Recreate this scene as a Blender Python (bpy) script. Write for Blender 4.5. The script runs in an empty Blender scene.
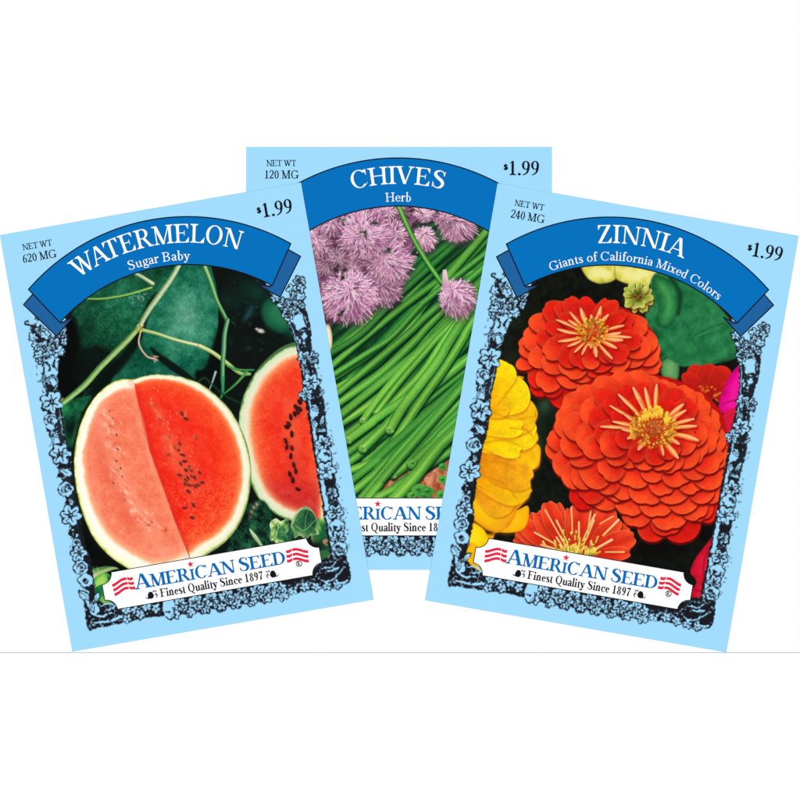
# Three printed seed packets fanned out on a white backing sheet, seen from straight above.
# The packets are thin paper pouches; everything printed on them (ribbon, lettering, plaque, ornament,
# photograph) is ink lying a few microns above the paper and is modelled as its own flat sheet.
import bpy, math, random
import numpy as np

S = bpy.context.scene
COL = S.collection
MM = 0.2705e-3              # metres per unit of the packet layout grid (packet 305.5 x 422.5 units = 82.6 x 114.3 mm)
PW, PH = 305.5, 422.5
THICK = 0.00045             # packet thickness
SHEET = 0.0006             # backing sheet thickness
LEVEL = 1.13                # light arriving on a surface that faces up (so ink = seen colour / LEVEL)
TILT = math.radians(9.86)

def lin(c):
    a = np.asarray(c, dtype=np.float64) / 255.0
    a = np.clip(a, 0, 1)
    return np.where(a <= 0.04045, a / 12.92, ((a + 0.055) / 1.055) ** 2.4)

# ------------------------------------------------------------------ materials
def ink_material(name, rgb, rough=0.75, spec=0.04, grain=0.012):
    m = bpy.data.materials.new(name)
    m.use_nodes = True
    nt = m.node_tree
    b = nt.nodes['Principled BSDF']
    b.inputs['Roughness'].default_value = rough
    b.inputs['Specular IOR Level'].default_value = spec
    base = lin(rgb) / LEVEL
    tc = nt.nodes.new('ShaderNodeTexCoord')
    nz = nt.nodes.new('ShaderNodeTexNoise')
    nz.inputs['Scale'].default_value = 2600.0
    nz.inputs['Detail'].default_value = 3.0
    rp = nt.nodes.new('ShaderNodeValToRGB')
    lo = base * (1 - grain); hi = np.minimum(base * (1 + grain), 1.0)
    rp.color_ramp.elements[0].position = 0.3
    rp.color_ramp.elements[1].position = 0.7
    rp.color_ramp.elements[0].color = (*lo, 1)
    rp.color_ramp.elements[1].color = (*hi, 1)
    nt.links.new(tc.outputs['Object'], nz.inputs['Vector'])
    nt.links.new(nz.outputs['Fac'], rp.inputs['Fac'])
    nt.links.new(rp.outputs['Color'], b.inputs['Base Color'])
    return m

def print_material(name):
    m = bpy.data.materials.new(name)
    m.use_nodes = True
    nt = m.node_tree
    b = nt.nodes['Principled BSDF']
    b.inputs['Roughness'].default_value = 0.75
    b.inputs['Specular IOR Level'].default_value = 0.04
    at = nt.nodes.new('ShaderNodeAttribute')
    at.attribute_name = 'ink'
    nt.links.new(at.outputs['Color'], b.inputs['Base Color'])
    return m

SKY = (162, 221, 254)
M_SKY = ink_material('light_blue_paper', SKY)
M_BACK = ink_material('packet_inner_paper', (225, 235, 240))
M_BLUE = ink_material('ribbon_blue_ink', (0, 113, 190))
M_TAIL = ink_material('ribbon_tail_ink', (30, 98, 160))
M_FOLD = ink_material('ribbon_fold_ink', (36, 78, 130))
M_BLACK = ink_material('black_ink', (20, 22, 32), grain=0.0)
M_WHITE = ink_material('white_ink', (255, 255, 255), grain=0.0)
M_BRAND = ink_material('brand_blue_ink', (0, 108, 186))
M_RED = ink_material('flag_red_ink', (230, 38, 72))
M_PRINT = print_material('four_colour_print')
M_SHEET = ink_material('white_sheet_paper', (255, 255, 255), grain=0.004)
M_RIM = ink_material('shaded_sheet_rim', (226, 226, 226))  # grey painted on the sheet's rim to deepen its shade into a line
M_TABLE = ink_material('white_table_top', (255, 255, 255), grain=0.004)
for mm in (M_SHEET, M_TABLE, M_WHITE):      # a little brighter than the ink scale: bleached white paper
    for el in [n for n in mm.node_tree.nodes if n.type == 'VALTORGB'][0].color_ramp.elements:
        el.color = (0.915, 0.915, 0.915, 1)

# ------------------------------------------------------------------ objects
def link(o, parent=None):
    COL.objects.link(o)
    if parent is not None:
        o.parent = parent
    return o

class Mesh:
    """collects flat polygons in layout units (u right, v down), each with its own height in microns"""
    def __init__(s):
        s.v, s.f, s.mi = [], [], []
    def poly(s, pts, z=0.0, mi=0):
        n = len(s.v)
        a = 0.0
        for (x0, y0), (x1, y1) in zip(pts, pts[1:] + pts[:1]):
            a += x0 * y1 - x1 * y0
        if a > 0:                      # v runs down, so positive area means clockwise from above
            pts = pts[::-1]
        for (u, v) in pts:
            s.v.append(((u - PW / 2) * MM, -(v - PH / 2) * MM, z * 1e-6))
        s.f.append(tuple(range(n, n + len(pts)))); s.mi.append(mi)
    def strip(s, A, B, z=0.0, mi=0):
        for i in range(len(A) - 1):
            s.poly([A[i], A[i + 1], B[i + 1], B[i]], z, mi)
    def build(s, name, mats, parent, z):
        me = bpy.data.meshes.new(name)
        me.from_pydata(s.v, [], s.f)
        if not isinstance(mats, (list, tuple)): mats = [mats]
        for m in mats: me.materials.append(m)
        me.polygons.foreach_set('material_index', s.mi)
        me.update()
        o = bpy.data.objects.new(name, me)
        o.location = (0, 0, THICK + z * 1e-6)
        return link(o, parent)

def catmull(pts, per=8, closed=False):
    P = [np.array(p, float) for p in pts]
    n = len(P)
    out = []
    rng = range(n) if closed else range(n - 1)
    for i in rng:
        if closed:
            p0, p1, p2, p3 = P[(i - 1) % n], P[i], P[(i + 1) % n], P[(i + 2) % n]
        else:
            p0, p1, p2, p3 = P[max(i - 1, 0)], P[i], P[i + 1], P[min(i + 2, n - 1)]
        for k in range(per):
            t = k / per
            out.append(0.5 * ((2 * p1) + (p2 - p0) * t + (2 * p0 - 5 * p1 + 4 * p2 - p3) * t * t + (3 * p1 - p0 - 3 * p2 + p3) * t ** 3))
    if not closed: out.append(P[-1])
    return np.array(out)

def ribbon(pts, widths, per=7):
    """outline of a stroke of varying width -> two sides"""
    c = catmull(pts, per)
    w = np.interp(np.linspace(0, 1, len(c)), np.linspace(0, 1, len(widths)), widths)
    d = np.gradient(c, axis=0)
    d /= np.maximum(np.linalg.norm(d, axis=1, keepdims=True), 1e-9)
    nrm = np.stack([-d[:, 1], d[:, 0]], 1)
    A = c + nrm * w[:, None] / 2; B = c - nrm * w[:, None] / 2
    return [tuple(p) for p in A], [tuple(p) for p in B]
# ------------------------------------------------------------------ a roman serif alphabet drawn stroke by stroke
# glyph space: baseline y = 0, capitals 1.0 high.  Every stroke is a polygon strip; T = stem, H = hairline weight.
class Glyph:
    def __init__(g, T, H):
        g.T, g.H, g.q, g.n = T, H, [], 0
    def add(g, quads):
        for q in quads: g.q.append((q, g.n))
        g.n += 1
    def rect(g, x0, y0, x1, y1): g.add([[(x0, y0), (x1, y0), (x1, y1), (x0, y1)]])
    def tri(g, a, b, c): g.add([[a, b, c]])
    def foot(g, x, y, w=None, up=True, half=0.14, l=True, r=True):
        w = g.T if w is None else w
        x0 = x - w / 2 - (half if l else 0); x1 = x + w / 2 + (half if r else 0)
        if up: g.rect(x0, y, x1, y + g.H)
        else: g.rect(x0, y - g.H, x1, y)
        s = 1 if up else -1
        yy = y + s * g.H
        b = half * 0.6
        if l: g.tri((x - w / 2 - b, yy), (x - w / 2 + .01, yy), (x - w / 2 + .01, yy + s * b))
        if r: g.tri((x + w / 2 + b, yy), (x + w / 2 - .01, yy), (x + w / 2 - .01, yy + s * b))
    def stem(g, x, y0=0.0, y1=1.0, w=None, top=True, bot=True, half=0.12):
        w = g.T if w is None else w
        g.rect(x - w / 2, y0, x + w / 2, y1)
        if bot: g.foot(x, y0, w, True, half)
        if top: g.foot(x, y1, w, False, half)
    def diag(g, x0, y0, x1, y1, w): g.add([[(x0 - w / 2, y0), (x0 + w / 2, y0), (x1 + w / 2, y1), (x1 - w / 2, y1)]])
    def arc(g, cx, cy, rx, ry, a0, a1, t=None, h=None, n=26):
        t = g.T if t is None else t; h = g.H if h is None else h
        Q = []; P = None
        for i in range(n + 1):
            a = math.radians(a0 + (a1 - a0) * i / n)
            o = (cx + rx * math.cos(a), cy + ry * math.sin(a)); q = (cx + (rx - t) * math.cos(a), cy + (ry - h) * math.sin(a))
            if P: Q.append([P[0], o, q, P[1]])
            P = (o, q)
        g.add(Q)
    def curve(g, pts, ws):
        A, B = ribbon(pts, ws, 6)
        g.add([[A[i], A[i + 1], B[i + 1], B[i]] for i in range(len(A) - 1)])
    def dot(g, x, y, r, n=14):
        g.add([[(x + r * math.cos(6.2832 * i / n), y + r * math.sin(6.2832 * i / n)) for i in range(n)]])

def draw(ch, T, H):
    g = Glyph(T, H); t, h = T, H
    adv = 0.5
    if ch == 'A':
        g.diag(.14, 0, .47, 1, h * 1.3); g.diag(.50, .99, .84, 0, t * 1.1); g.rect(.24, .30, .72, .30 + h)
        g.foot(.14, 0, h, half=.11); g.foot(.84, 0, t, half=.11); adv = .98
    elif ch == 'B':
        g.stem(.2); g.rect(.2, 1 - h, .42, 1); g.rect(.2, .5, .45, .5 + h); g.rect(.2, 0, .45, h)
        g.arc(.42, .76, .27, .24, -90, 90); g.arc(.45, .265, .30, .265, -90, 90); adv = .86
    elif ch == 'C' or ch == 'G':
        g.arc(.48, .5, .43, .52, 42, 316 if ch == 'G' else 318)
        g.tri((.72, .95), (.85, 1.0), (.85, .66)); g.rect(.83, .66, .85, 1.0)
        if ch == 'G':
            g.stem(.80, .02, .42, bot=False, half=.11); adv = 1.0
        else:
            g.tri((.76, .10), (.86, .26), (.86, .20)); adv = .92
    elif ch == 'D':
        g.stem(.2); g.rect(.2, 1 - h, .42, 1); g.rect(.2, 0, .42, h); g.arc(.40, .5, .48, .5, -90, 90); adv = .97
    elif ch in 'EF':
        g.stem(.2, half=.12); g.rect(.2, 1 - h, .72, 1); g.rect(.2, .49, .54, .49 + h)
        g.tri((.74, 1 - h * .5), (.60, 1 - h), (.74, .72)); g.rect(.53, .38, .56, .64)
        if ch == 'E':
            g.rect(.2, 0, .74, h); g.tri((.60, h), (.78, 0), (.79, .30)); g.tri((.58, h * .5), (.78, 0), (.78, .1)); adv = .84
        else: adv = .78
    elif ch == 'H':
        g.stem(.2); g.stem(.80); g.rect(.2, .49, .8, .49 + h); adv = 1.0
    elif ch == 'I':
        g.stem(.2); adv = .42
    elif ch == 'L':
        g.stem(.2); g.rect(.2, 0, .72, h); g.tri((.56, h), (.75, 0), (.77, .32)); adv = .80
    elif ch == 'M':
        g.rect(.15, 0, .15 + h * 1.2, 1); g.foot(.15 + h * .6, 0, h, half=.10); g.foot(.16, 1, t, False, half=.08, r=False)
        g.diag(.20, 1, .54, 0, t * 1.1); g.diag(.54, .02, .88, 1, h * 1.2)
        g.stem(.92, half=.11); adv = 1.14
    elif ch == 'N':
        g.rect(.15, 0, .15 + h * 1.2, 1); g.foot(.15 + h * .6, 0, h, half=.10); g.foot(.14, 1, t, False, half=.08, r=False)
        g.diag(.18, 1, .80, 0, t * 1.15); g.rect(.80, .0, .80 + h * 1.2, 1); g.foot(.80 + h * .6, 1, h, False, half=.11); adv = 1.0
    elif ch == 'O' or ch == 'Q':
        g.arc(.48, .5, .43, .52, 0, 360, n=40); adv = .97
        if ch == 'Q': g.curve([(.38, .10), (.52, .04), (.66, -.16), (.92, -.20)], [h, t * .7, t * .7, h])
    elif ch == 'R':
        g.stem(.2); g.rect(.2, 1 - h, .44, 1); g.rect(.2, .47, .44, .47 + h); g.arc(.43, .735, .28, .265, -90, 90)
        g.diag(.46, .49, .78, 0, t * 1.1); g.foot(.80, 0, t * .9, half=.08); adv = .92
    elif ch == 'S':
        g.curve([(.62, .74), (.55, .92), (.38, .985), (.21, .90), (.17, .73), (.33, .57), (.52, .45), (.62, .27), (.53, .08), (.34, .015), (.17, .10), (.10, .30)],
                [h, h, h, t * .8, t * 1.05, t * 1.15, t * 1.15, t * 1.05, t * .8, h, h, h])
        g.tri((.60, .98), (.64, .98), (.635, .68)); g.tri((.09, .02), (.13, .02), (.085, .34)); adv = .76
    elif ch == 'T':
        g.stem(.40, top=False); g.rect(.04, 1 - h, .76, 1); g.tri((.03, 1), (.17, 1 - h), (.03, .70)); g.tri((.77, 1), (.63, 1 - h), (.77, .70)); adv = .82
    elif ch == 'V':
        g.diag(.16, 1, .47, 0, t * 1.1); g.diag(.48, .02, .78, 1, h * 1.3); g.foot(.16, 1, t, False, half=.10); g.foot(.78, 1, h, False, half=.11); adv = .94
    elif ch == 'W':
        g.diag(.16, 1, .42, 0, t * 1.05); g.diag(.42, .02, .64, .98, h * 1.3); g.diag(.60, 1, .86, 0, t * 1.05); g.diag(.86, .02, 1.12, 1, h * 1.3)
        g.foot(.16, 1, t, False, half=.10); g.foot(.60, 1, t, False, half=.10, r=False); g.foot(1.12, 1, h, False, half=.11); adv = 1.28
    elif ch == 'Z':
        g.rect(.08, 1 - h, .70, 1); g.rect(.06, 0, .74, h); g.diag(.13, h * .5, .62, 1 - h * .5, t * 1.15)
        g.tri((.08, 1), (.22, 1 - h), (.08, .72)); g.tri((.56, h), (.74, 0), (.77, .32)); adv = .80
    elif ch == 'a':
        g.curve([(.11, .48), (.16, .60), (.28, .635), (.39, .57), (.41, .44), (.41, .12), (.45, .03), (.53, .05)], [t * .9, t * .7, h * 1.2, t * .8, t, t, t * .7, h])
        g.curve([(.41, .38), (.28, .34), (.14, .26), (.11, .13), (.20, .03), (.32, .06), (.41, .15)], [h, h * 1.2, t * .8, t * .95, t * .8, h, h]); adv = .55
    elif ch in 'bdpq':
        if ch == 'b':
            g.rect(.18 - t / 2, 0, .18 + t / 2, 1.06); g.tri((.02, 1.06), (.2, 1.06), (.18, .97)); g.arc(.30, .315, .28, .335, -130, 130); adv = .63
        else:
            g.rect(.46 - t / 2, .02, .46 + t / 2, 1.06); g.tri((.30, 1.06), (.48, 1.06), (.46, .97)); g.arc(.34, .315, .28, .335, 50, 310); g.foot(.48, 0, t, half=.08, l=False); adv = .65
    elif ch == 'c':
        g.arc(.34, .315, .28, .335, 48, 320); g.dot(.49, .50, t * .55); adv = .56
    elif ch == 'e':
        g.arc(.33, .315, .27, .335, 2, 322); g.rect(.10, .33, .58, .33 + h); adv = .60
    elif ch == 'f':
        g.curve([(.19, 0), (.19, .5), (.19, .85), (.27, 1.03), (.42, .98)], [t, t, t, t * .8, t * .7]); g.rect(.05, .60, .38, .60 + h); g.foot(.19, 0, t, half=.09); g.dot(.41, .96, t * .5); adv = .40
    elif ch == 'g':
        g.arc(.29, .42, .21, .235, 0, 360, t=t * .85); g.curve([(.40, .57), (.48, .64), (.57, .63)], [h * 1.3, h * 1.6, t * .7])
        g.curve([(.22, .21), (.13, .13), (.20, .06), (.40, .03), (.53, -.06), (.47, -.21), (.28, -.26), (.10, -.20), (.08, -.09), (.20, -.01)], [h, t * .7, t * .9, t, t * .9, t * .7, h * 1.2, t * .6, t * .6, h]); adv = .58
    elif ch == 'i':
        g.stem(.17, 0, .64, top=False, half=.09); g.tri((.02, .64), (.2, .66), (.17, .55)); g.dot(.165, .88, t * .62); adv = .34
    elif ch == 'l':
        g.stem(.17, 0, 1.06, top=False, half=.09); g.tri((.02, 1.06), (.2, 1.07), (.17, .96)); adv = .34
    elif ch == 'n':
        g.stem(.17, 0, .64, top=False, half=.08); g.tri((.02, .64), (.2, .66), (.17, .55))
        g.curve([(.20, .44), (.30, .60), (.42, .62), (.50, .48), (.50, .2), (.50, 0)], [h, h * 1.4, t * .8, t, t, t]); g.foot(.50, 0, t, half=.08); adv = .68
    elif ch == 'm':
        adv = 1.0
    elif ch == 'o':
        g.arc(.34, .315, .28, .335, 0, 360, n=34); adv = .68
    elif ch == 'r':
        g.stem(.17, 0, .64, top=False, half=.09); g.tri((.02, .64), (.2, .66), (.17, .55)); g.curve([(.20, .42), (.30, .58), (.42, .60)], [h, h * 1.5, t]); g.dot(.42, .57, t * .6); adv = .48
    elif ch == 's':
        g.curve([(.40, .48), (.34, .61), (.22, .625), (.13, .54), (.17, .42), (.32, .31), (.41, .19), (.36, .05), (.22, .015), (.12, .06), (.08, .19)],
                [h, h, h * 1.2, t * .8, t, t * 1.05, t, t * .8, h, h, h]); g.tri((.38, .63), (.42, .63), (.41, .42)); g.tri((.06, .01), (.10, .01), (.075, .22)); adv = .50
    elif ch == 't':
        g.curve([(.20, .82), (.20, .5), (.20, .12), (.27, .02), (.38, .07)], [h * .6, t, t, t * .8, h]); g.rect(.06, .60, .37, .60 + h); adv = .40
    elif ch == 'u':
        g.curve([(.17, .63), (.17, .3), (.18, .1), (.30, .02), (.42, .08), (.50, .18)], [t, t, t, t * .7, h, h]); g.rect(.50 - t / 2, 0, .50 + t / 2, .64)
        g.tri((.03, .64), (.2, .64), (.17, .56)); g.tri((.36, .64), (.52, .64), (.50, .56)); g.foot(.52, 0, t, half=.07, l=False); adv = .68
    elif ch == 'x':
        g.diag(.13, .64, .46, 0, t * 1.1); g.diag(.12, 0, .45, .64, h * 1.3)
        for x, y, u in ((.13, .64, False), (.46, 0, True), (.12, 0, True), (.45, .64, False)): g.foot(x, y, h, u, half=.09)
        adv = .60
    elif ch == 'y':
        g.diag(.13, .64, .34, .04, t * 1.05); g.curve([(.50, .64), (.36, .10), (.26, -.18), (.12, -.24)], [h * 1.3, h * 1.3, h * 1.6, t * .6]); g.dot(.12, -.19, t * .6)
        g.foot(.13, .64, t, False, half=.08); g.foot(.50, .64, h, False, half=.09); adv = .60
    elif ch == '0':
        g.arc(.31, .49, .26, .51, 0, 360, n=34); adv = .62
    elif ch == '1':
        g.stem(.31, 0, 1.0, top=False, half=.13); g.tri((.10, .84), (.31, 1.0), (.31, .86)); adv = .62
    elif ch == '2':
        g.curve([(.09, .72), (.15, .92), (.31, .985), (.47, .88), (.48, .68), (.36, .44), (.20, .22), (.08, .04)], [t * .8, t * .6, h * 1.2, t * .9, t, t * .8, h * 1.4, h])
        g.rect(.07, 0, .52, h * 1.8); g.tri((.40, h), (.52, 0), (.56, .22)); adv = .62
    elif ch == '4':
        g.rect(.38 - t / 2, 0, .38 + t / 2, 1); g.foot(.38, 0, t, half=.09); g.diag(.05, .26, .36, 1, h * 1.3); g.rect(.04, .24, .58, .24 + h * 1.3); adv = .62
    elif ch in '69':
        def fl(p): return [(.62 - x, 1 - y) for x, y in p] if ch == '9' else p
        g.arc(.31, .31 if ch == '6' else .69, .25, .32, 0, 360, t=t * .95, n=30)
        g.curve(fl([(.06 + t / 2, .33), (.09 + t / 2, .60), (.26, .84), (.50, 1.0)]), [t, t * .95, t * .7, h]); adv = .62
    elif ch == '7':
        g.rect(.07, 1 - h * 2.2, .55, 1); g.curve([(.53, .97), (.36, .60), (.28, .3), (.26, 0)], [h, t * .6, t, t * 1.1]); g.tri((.07, 1), (.20, 1 - h * 2), (.07, .76)); adv = .60
    elif ch == '8':
        g.arc(.31, .755, .22, .245, 0, 360, t=t * .85, n=26); g.arc(.31, .26, .26, .28, 0, 360, t=t * .95, n=28); adv = .62
    elif ch == '.':
        g.dot(.15, .07, t * .62); adv = .30
    elif ch == '$':
        q, a = draw('S', T * 1.25, H * 1.8)
        g.q = list(q); g.n = 40; g.rect(.36 - h, -.18, .36 + h, 1.18); adv = .74
    elif ch == ' ':
        adv = .32
    return g.q, adv

KERN = {('W', 'A'): -.20, ('A', 'T'): -.14, ('I', 'V'): -.05, ('I', 'A'): -.02, ('M', 'E'): -.02, ('L', 'O'): -.03, ('B', 'a'): .0}

def lay(mesh, text, size, place, T=.15, H=.045, track=0.0, span=None, z0=0.0, mi=0, hook=None):
    """set a line of text; place(x, y) maps line space (x along, y up, layout units) to packet layout (u, v); span = wanted length; returns the advance list"""
    xs, x, prev = [], 0.0, ''
    sz = size if isinstance(size, (list, tuple)) else [size] * len(text)
    gl = []
    for ch, s in zip(text, sz):
        q, a = draw(ch, T, H)
        gl.append(q)
        x += KERN.get((prev, ch), 0.0) * s; prev = ch
        xs.append(x); x += (a + track) * s
    k = 1.0 if span is None else span / x
    for i, (q, x0, s) in enumerate(zip(gl, xs, sz)):
        for quad, n in q:
            pts = [place((x0 + px * s) * k, py * s) for px, py in quad]
            if hook: pts = hook(i, pts)
            mesh.poly(pts, z0 + n * 2.0 + (i % 2) * 1.0, mi)
    return [a * k for a in xs], x * k

def line_at(u, v):
    return lambda x, y: (u + x, v - y)

def arc_at(cu, cv, R, length):
    def f(x, y):
        a = (x - length / 2) / R
        return (cu + (R + y) * math.sin(a), cv - (R + y) * math.cos(a))
    return f
# ------------------------------------------------------------------ the printed photographs
# A packet's picture is ink on paper: one fine sheet of mesh whose points carry the ink colour of the printed photograph.
# The colour of every point is worked out here from drawn shapes (petals, stalks, rinds), the way the printer's plate holds it.
RES = 2.3
B0, B1, C0, C1 = 3.0, 302.0, 52.0, 413.0       # printed area on the packet (layout units)

def sm(x): 
    x = np.clip(x, 0, 1)
    return x * x * (3 - 2 * x)

def fbm(h, w, cell, seed, octs=4, gain=0.55):
    r = np.random.RandomState(seed)
    out = np.zeros((h, w)); amp = 1.0; tot = 0
    for o in range(octs):
        c = max(cell / 2 ** o, 1.0)
        gh, gw = int(h / c) + 3, int(w / c) + 3
        g = r.rand(gh, gw)
        yy = np.arange(h) / c; xx = np.arange(w) / c
        yi = yy.astype(int); xi = xx.astype(int)
        fy = sm(yy - yi)[:, None]; fx = sm(xx - xi)[None, :]
        a = g[yi][:, xi]; b = g[yi][:, xi + 1]; c2 = g[yi + 1][:, xi]; d = g[yi + 1][:, xi + 1]
        out += amp * ((a * (1 - fx) + b * fx) * (1 - fy) + (c2 * (1 - fx) + d * fx) * fy)
        tot += amp; amp *= gain
    return out / tot

class Canvas:
    def __init__(s, ox, oy, ang):
        s.nu = int((B1 - B0) * RES) + 1; s.nv = int((C1 - C0) * RES) + 1
        s.U, s.V = np.meshgrid(B0 + np.arange(s.nu) / RES, C0 + np.arange(s.nv) / RES)
        s.ca, s.sa, s.ox, s.oy = math.cos(ang), math.sin(ang), ox, oy
        s.XI = ox + s.U * s.ca + s.V * s.sa; s.YI = oy - s.U * s.sa + s.V * s.ca
        s.c = np.zeros((s.nv, s.nu, 3)); s.c[:] = SKY
        s.mask = None
        s.fine = fbm(s.nv, s.nu, 3.0, 11, 2); s.mid = fbm(s.nv, s.nu, 14.0, 12, 4); s.big = fbm(s.nv, s.nu, 60.0, 13, 5)
        s.page()
    def page(s): s.loc = False; s.X, s.Y = s.XI, s.YI        # draw in the coordinates of the fanned group
    def local(s): s.loc = True; s.X, s.Y = s.U, s.V          # draw in the packet's own layout
    def to_local(s, x, y):
        dx, dy = x - s.ox, y - s.oy
        return dx * s.ca - dy * s.sa, dx * s.sa + dy * s.ca
    def win(s, x0, y0, x1, y1):
        if s.loc: us, vs = [x0, x1], [y0, y1]
        else:
            q = [s.to_local(x, y) for x in (x0, x1) for y in (y0, y1)]
            us = [a for a, b in q]; vs = [b for a, b in q]
        i0 = max(int((min(us) - B0) * RES), 0); i1 = min(int((max(us) - B0) * RES) + 2, s.nu)
        j0 = max(int((min(vs) - C0) * RES), 0); j1 = min(int((max(vs) - C0) * RES) + 2, s.nv)
        if i1 <= i0 or j1 <= j0: return None
        return (slice(j0, j1), slice(i0, i1))
    def blend(s, w, a, col):
        if s.mask is not None: a = a * s.mask[w]
        a = a[..., None]
        s.c[w] = s.c[w] * (1 - a) + np.asarray(col, float) * a
    # --- shapes
    def sdf(s, w, P):
        X, Y = s.X[w], s.Y[w]
        d2 = np.full(X.shape, 1e9); ins = np.zeros(X.shape, bool)
        n = len(P)
        for i in range(n):
            ax, ay = P[i]; bx, by = P[(i + 1) % n]
            ex, ey = bx - ax, by - ay
            L = ex * ex + ey * ey
            if L < 1e-9: continue
            px, py = X - ax, Y - ay
            t = np.clip((px * ex + py * ey) / L, 0, 1)
            d2 = np.minimum(d2, (px - ex * t) ** 2 + (py - ey * t) ** 2)
            if ey != 0:
                ins ^= ((ay > Y) != (by > Y)) & (X < ex * (Y - ay) / ey + ax)
        d = np.sqrt(d2)
        return np.where(ins, -d, d)
    def poly(s, pts, col, soft=0.7, a=1.0, smooth=6, shade=None):
        P = catmull(pts, smooth, True) if smooth else np.array(pts, float)
        m = soft + 1
        w = s.win(P[:, 0].min() - m, P[:, 1].min() - m, P[:, 0].max() + m, P[:, 1].max() + m)
        if w is None: return
        d = s.sdf(w, P)
        al = sm(0.5 - d / soft) * a
        if shade is not None: col = shade(s.X[w], s.Y[w], d, w)
        s.blend(w, al, col)
    def blob(s, x, y, rx, ry, rot, col, a=1.0, p=1.0):
        R = max(rx, ry) * 1.6
        w = s.win(x - R, y - R, x + R, y + R)
        if w is None: return
        c, q = math.cos(math.radians(rot)), math.sin(math.radians(rot))
        dx, dy = s.X[w] - x, s.Y[w] - y
        e = ((dx * c + dy * q) / rx) ** 2 + ((-dx * q + dy * c) / ry) ** 2
        s.blend(w, np.exp(-(e ** p) * 1.6) * a, col)
    def oval(s, x, y, rx, ry, rot, col, a=1.0, soft=0.7):
        R = max(rx, ry) + 1
        w = s.win(x - R, y - R, x + R, y + R)
        if w is None: return
        c, q = math.cos(math.radians(rot)), math.sin(math.radians(rot))
        dx, dy = s.X[w] - x, s.Y[w] - y
        e = np.sqrt(((dx * c + dy * q) / rx) ** 2 + ((-dx * q + dy * c) / ry) ** 2)
        s.blend(w, sm(0.5 - (e - 1) * min(rx, ry) / soft) * a, col)
    def stroke(s, pts, ws, c0, c1=None, soft=0.7, a=1.0, light=None, dark=None, la=0.6, off=-0.25, curve=True, streak=0.0, fibre=0.0):
        """a tube-like stroke: colour runs c0 -> c1 along it, light = colour of the line along it, dark = colour of its edges"""
        P = catmull(pts, 8) if curve and len(pts) > 2 else np.array(pts, float)
        W = np.interp(np.linspace(0, 1, len(P)), np.linspace(0, 1, len(ws)), ws) / 2
        m = max(ws) / 2 + soft + 1
        w = s.win(P[:, 0].min() - m, P[:, 1].min() - m, P[:, 0].max() + m, P[:, 1].max() + m)
        if w is None: return
        X, Y = s.X[w], s.Y[w]
        best = np.full(X.shape, 1e9); T = np.zeros(X.shape); WW = np.ones(X.shape); SD = np.zeros(X.shape)
        n = len(P) - 1
        for i in range(n):
            ax, ay = P[i]; ex, ey = P[i + 1] - P[i]
            L = ex * ex + ey * ey
            if L < 1e-9: continue
            px, py = X - ax, Y - ay
            t = np.clip((px * ex + py * ey) / L, 0, 1)
            dx, dy = px - ex * t, py - ey * t
            wd = W[i] + (W[i + 1] - W[i]) * t
            d = np.sqrt(dx * dx + dy * dy)
            e = d - wd
            k = e < best
            best = np.where(k, e, best); T = np.where(k, (i + t) / n, T); WW = np.where(k, wd, WW)
            SD = np.where(k, np.sign(ex * py - ey * px) * d, SD)
        c0 = np.array(c0, float); c1 = c0 if c1 is None else np.array(c1, float)
        col = c0 + (c1 - c0) * T[..., None]
        q = SD / np.maximum(WW, 0.1)
        if dark is not None:
            k = sm((np.abs(q - off) - 0.35) / 0.75)[..., None]
            col = col * (1 - k) + np.array(dark, float) * k
        if light is not None:
            k = (np.exp(-((q - off) / 0.32) ** 2) * la)[..., None]
            col = col * (1 - k) + np.array(light, float) * k
        if fibre:
            ph = P[0][0] * 3.1 + P[0][1]
            col = col * (1 + fibre * (np.sin(q * 5.3 + ph) + .6 * np.sin(q * 9.1 + ph * 1.7)) + .06 * np.sin(T * 7 + ph))[..., None]
        if streak:
            col = col * (1 + streak * (s.fine[w] - .5) * 2)[..., None]
        s.blend(w, sm(0.5 - best / soft) * a, col)
    def petal(s, bx, by, tx, ty, width, cb, ct, rim=None, shadow=0.0, sh=(1.0, 2.0), soft=0.8, wide=0.62, vein=0.05, notch=0.0, ridge=None, rimw=1.2, edge=None, base=0.35, shcol=(96, 6, 6), tipc=None, rima=.8):
        """one petal from its base to its tip: narrow at the base, rounded at the tip"""
        L = math.hypot(tx - bx, ty - by)
        m = width * 0.6 + 5
        w = s.win(min(bx, tx) - m, min(by, ty) - m, max(bx, tx) + m, max(by, ty) + m)
        if w is None: return
        ax, ay = (tx - bx) / L, (ty - by) / L
        def prof(X, Y):
            px, py = X - bx, Y - by
            t = (px * ax + py * ay) / L; q = -px * ay + py * ax
            if notch: t = t + notch * np.exp(-(q / (width * .13)) ** 2)
            k = np.clip((t - wide) / (1 - wide), 0, 1.5)
            up = np.sqrt(np.clip(1 - k ** 2.4, 0, 1))
            lo = base + (1 - base) * sm(np.clip(t / wide, 0, 1))
            hw = width / 2 * np.where(t < wide, lo, up)
            hw = np.where((t < -0.02) | (t > 1.0), 0, hw)
            d = np.abs(q) - hw
            d = np.where(t > wide, np.maximum(d, (t - 1) * L), d)
            d = np.where(hw <= 0, np.maximum(d, 1.0) + np.abs(t - .5) * L * .1, d)
            return t, q, d, hw
        X, Y = s.X[w], s.Y[w]
        if shadow > 0:
            t, q, d, hw = prof(X - sh[0], Y - sh[1])
            s.blend(w, sm(0.5 - d / 5.0) * shadow * sm(t * 2), shcol)
        t, q, d, hw = prof(X, Y)
        cb = np.array(cb, float); ct = np.array(ct, float)
        k = np.clip(t, 0, 1)[..., None]
        col = cb + (ct - cb) * k
        if tipc is not None:
            e = sm((t - .45) / .6)[..., None]
            col = col * (1 - e) + np.array(tipc, float) * e
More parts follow.
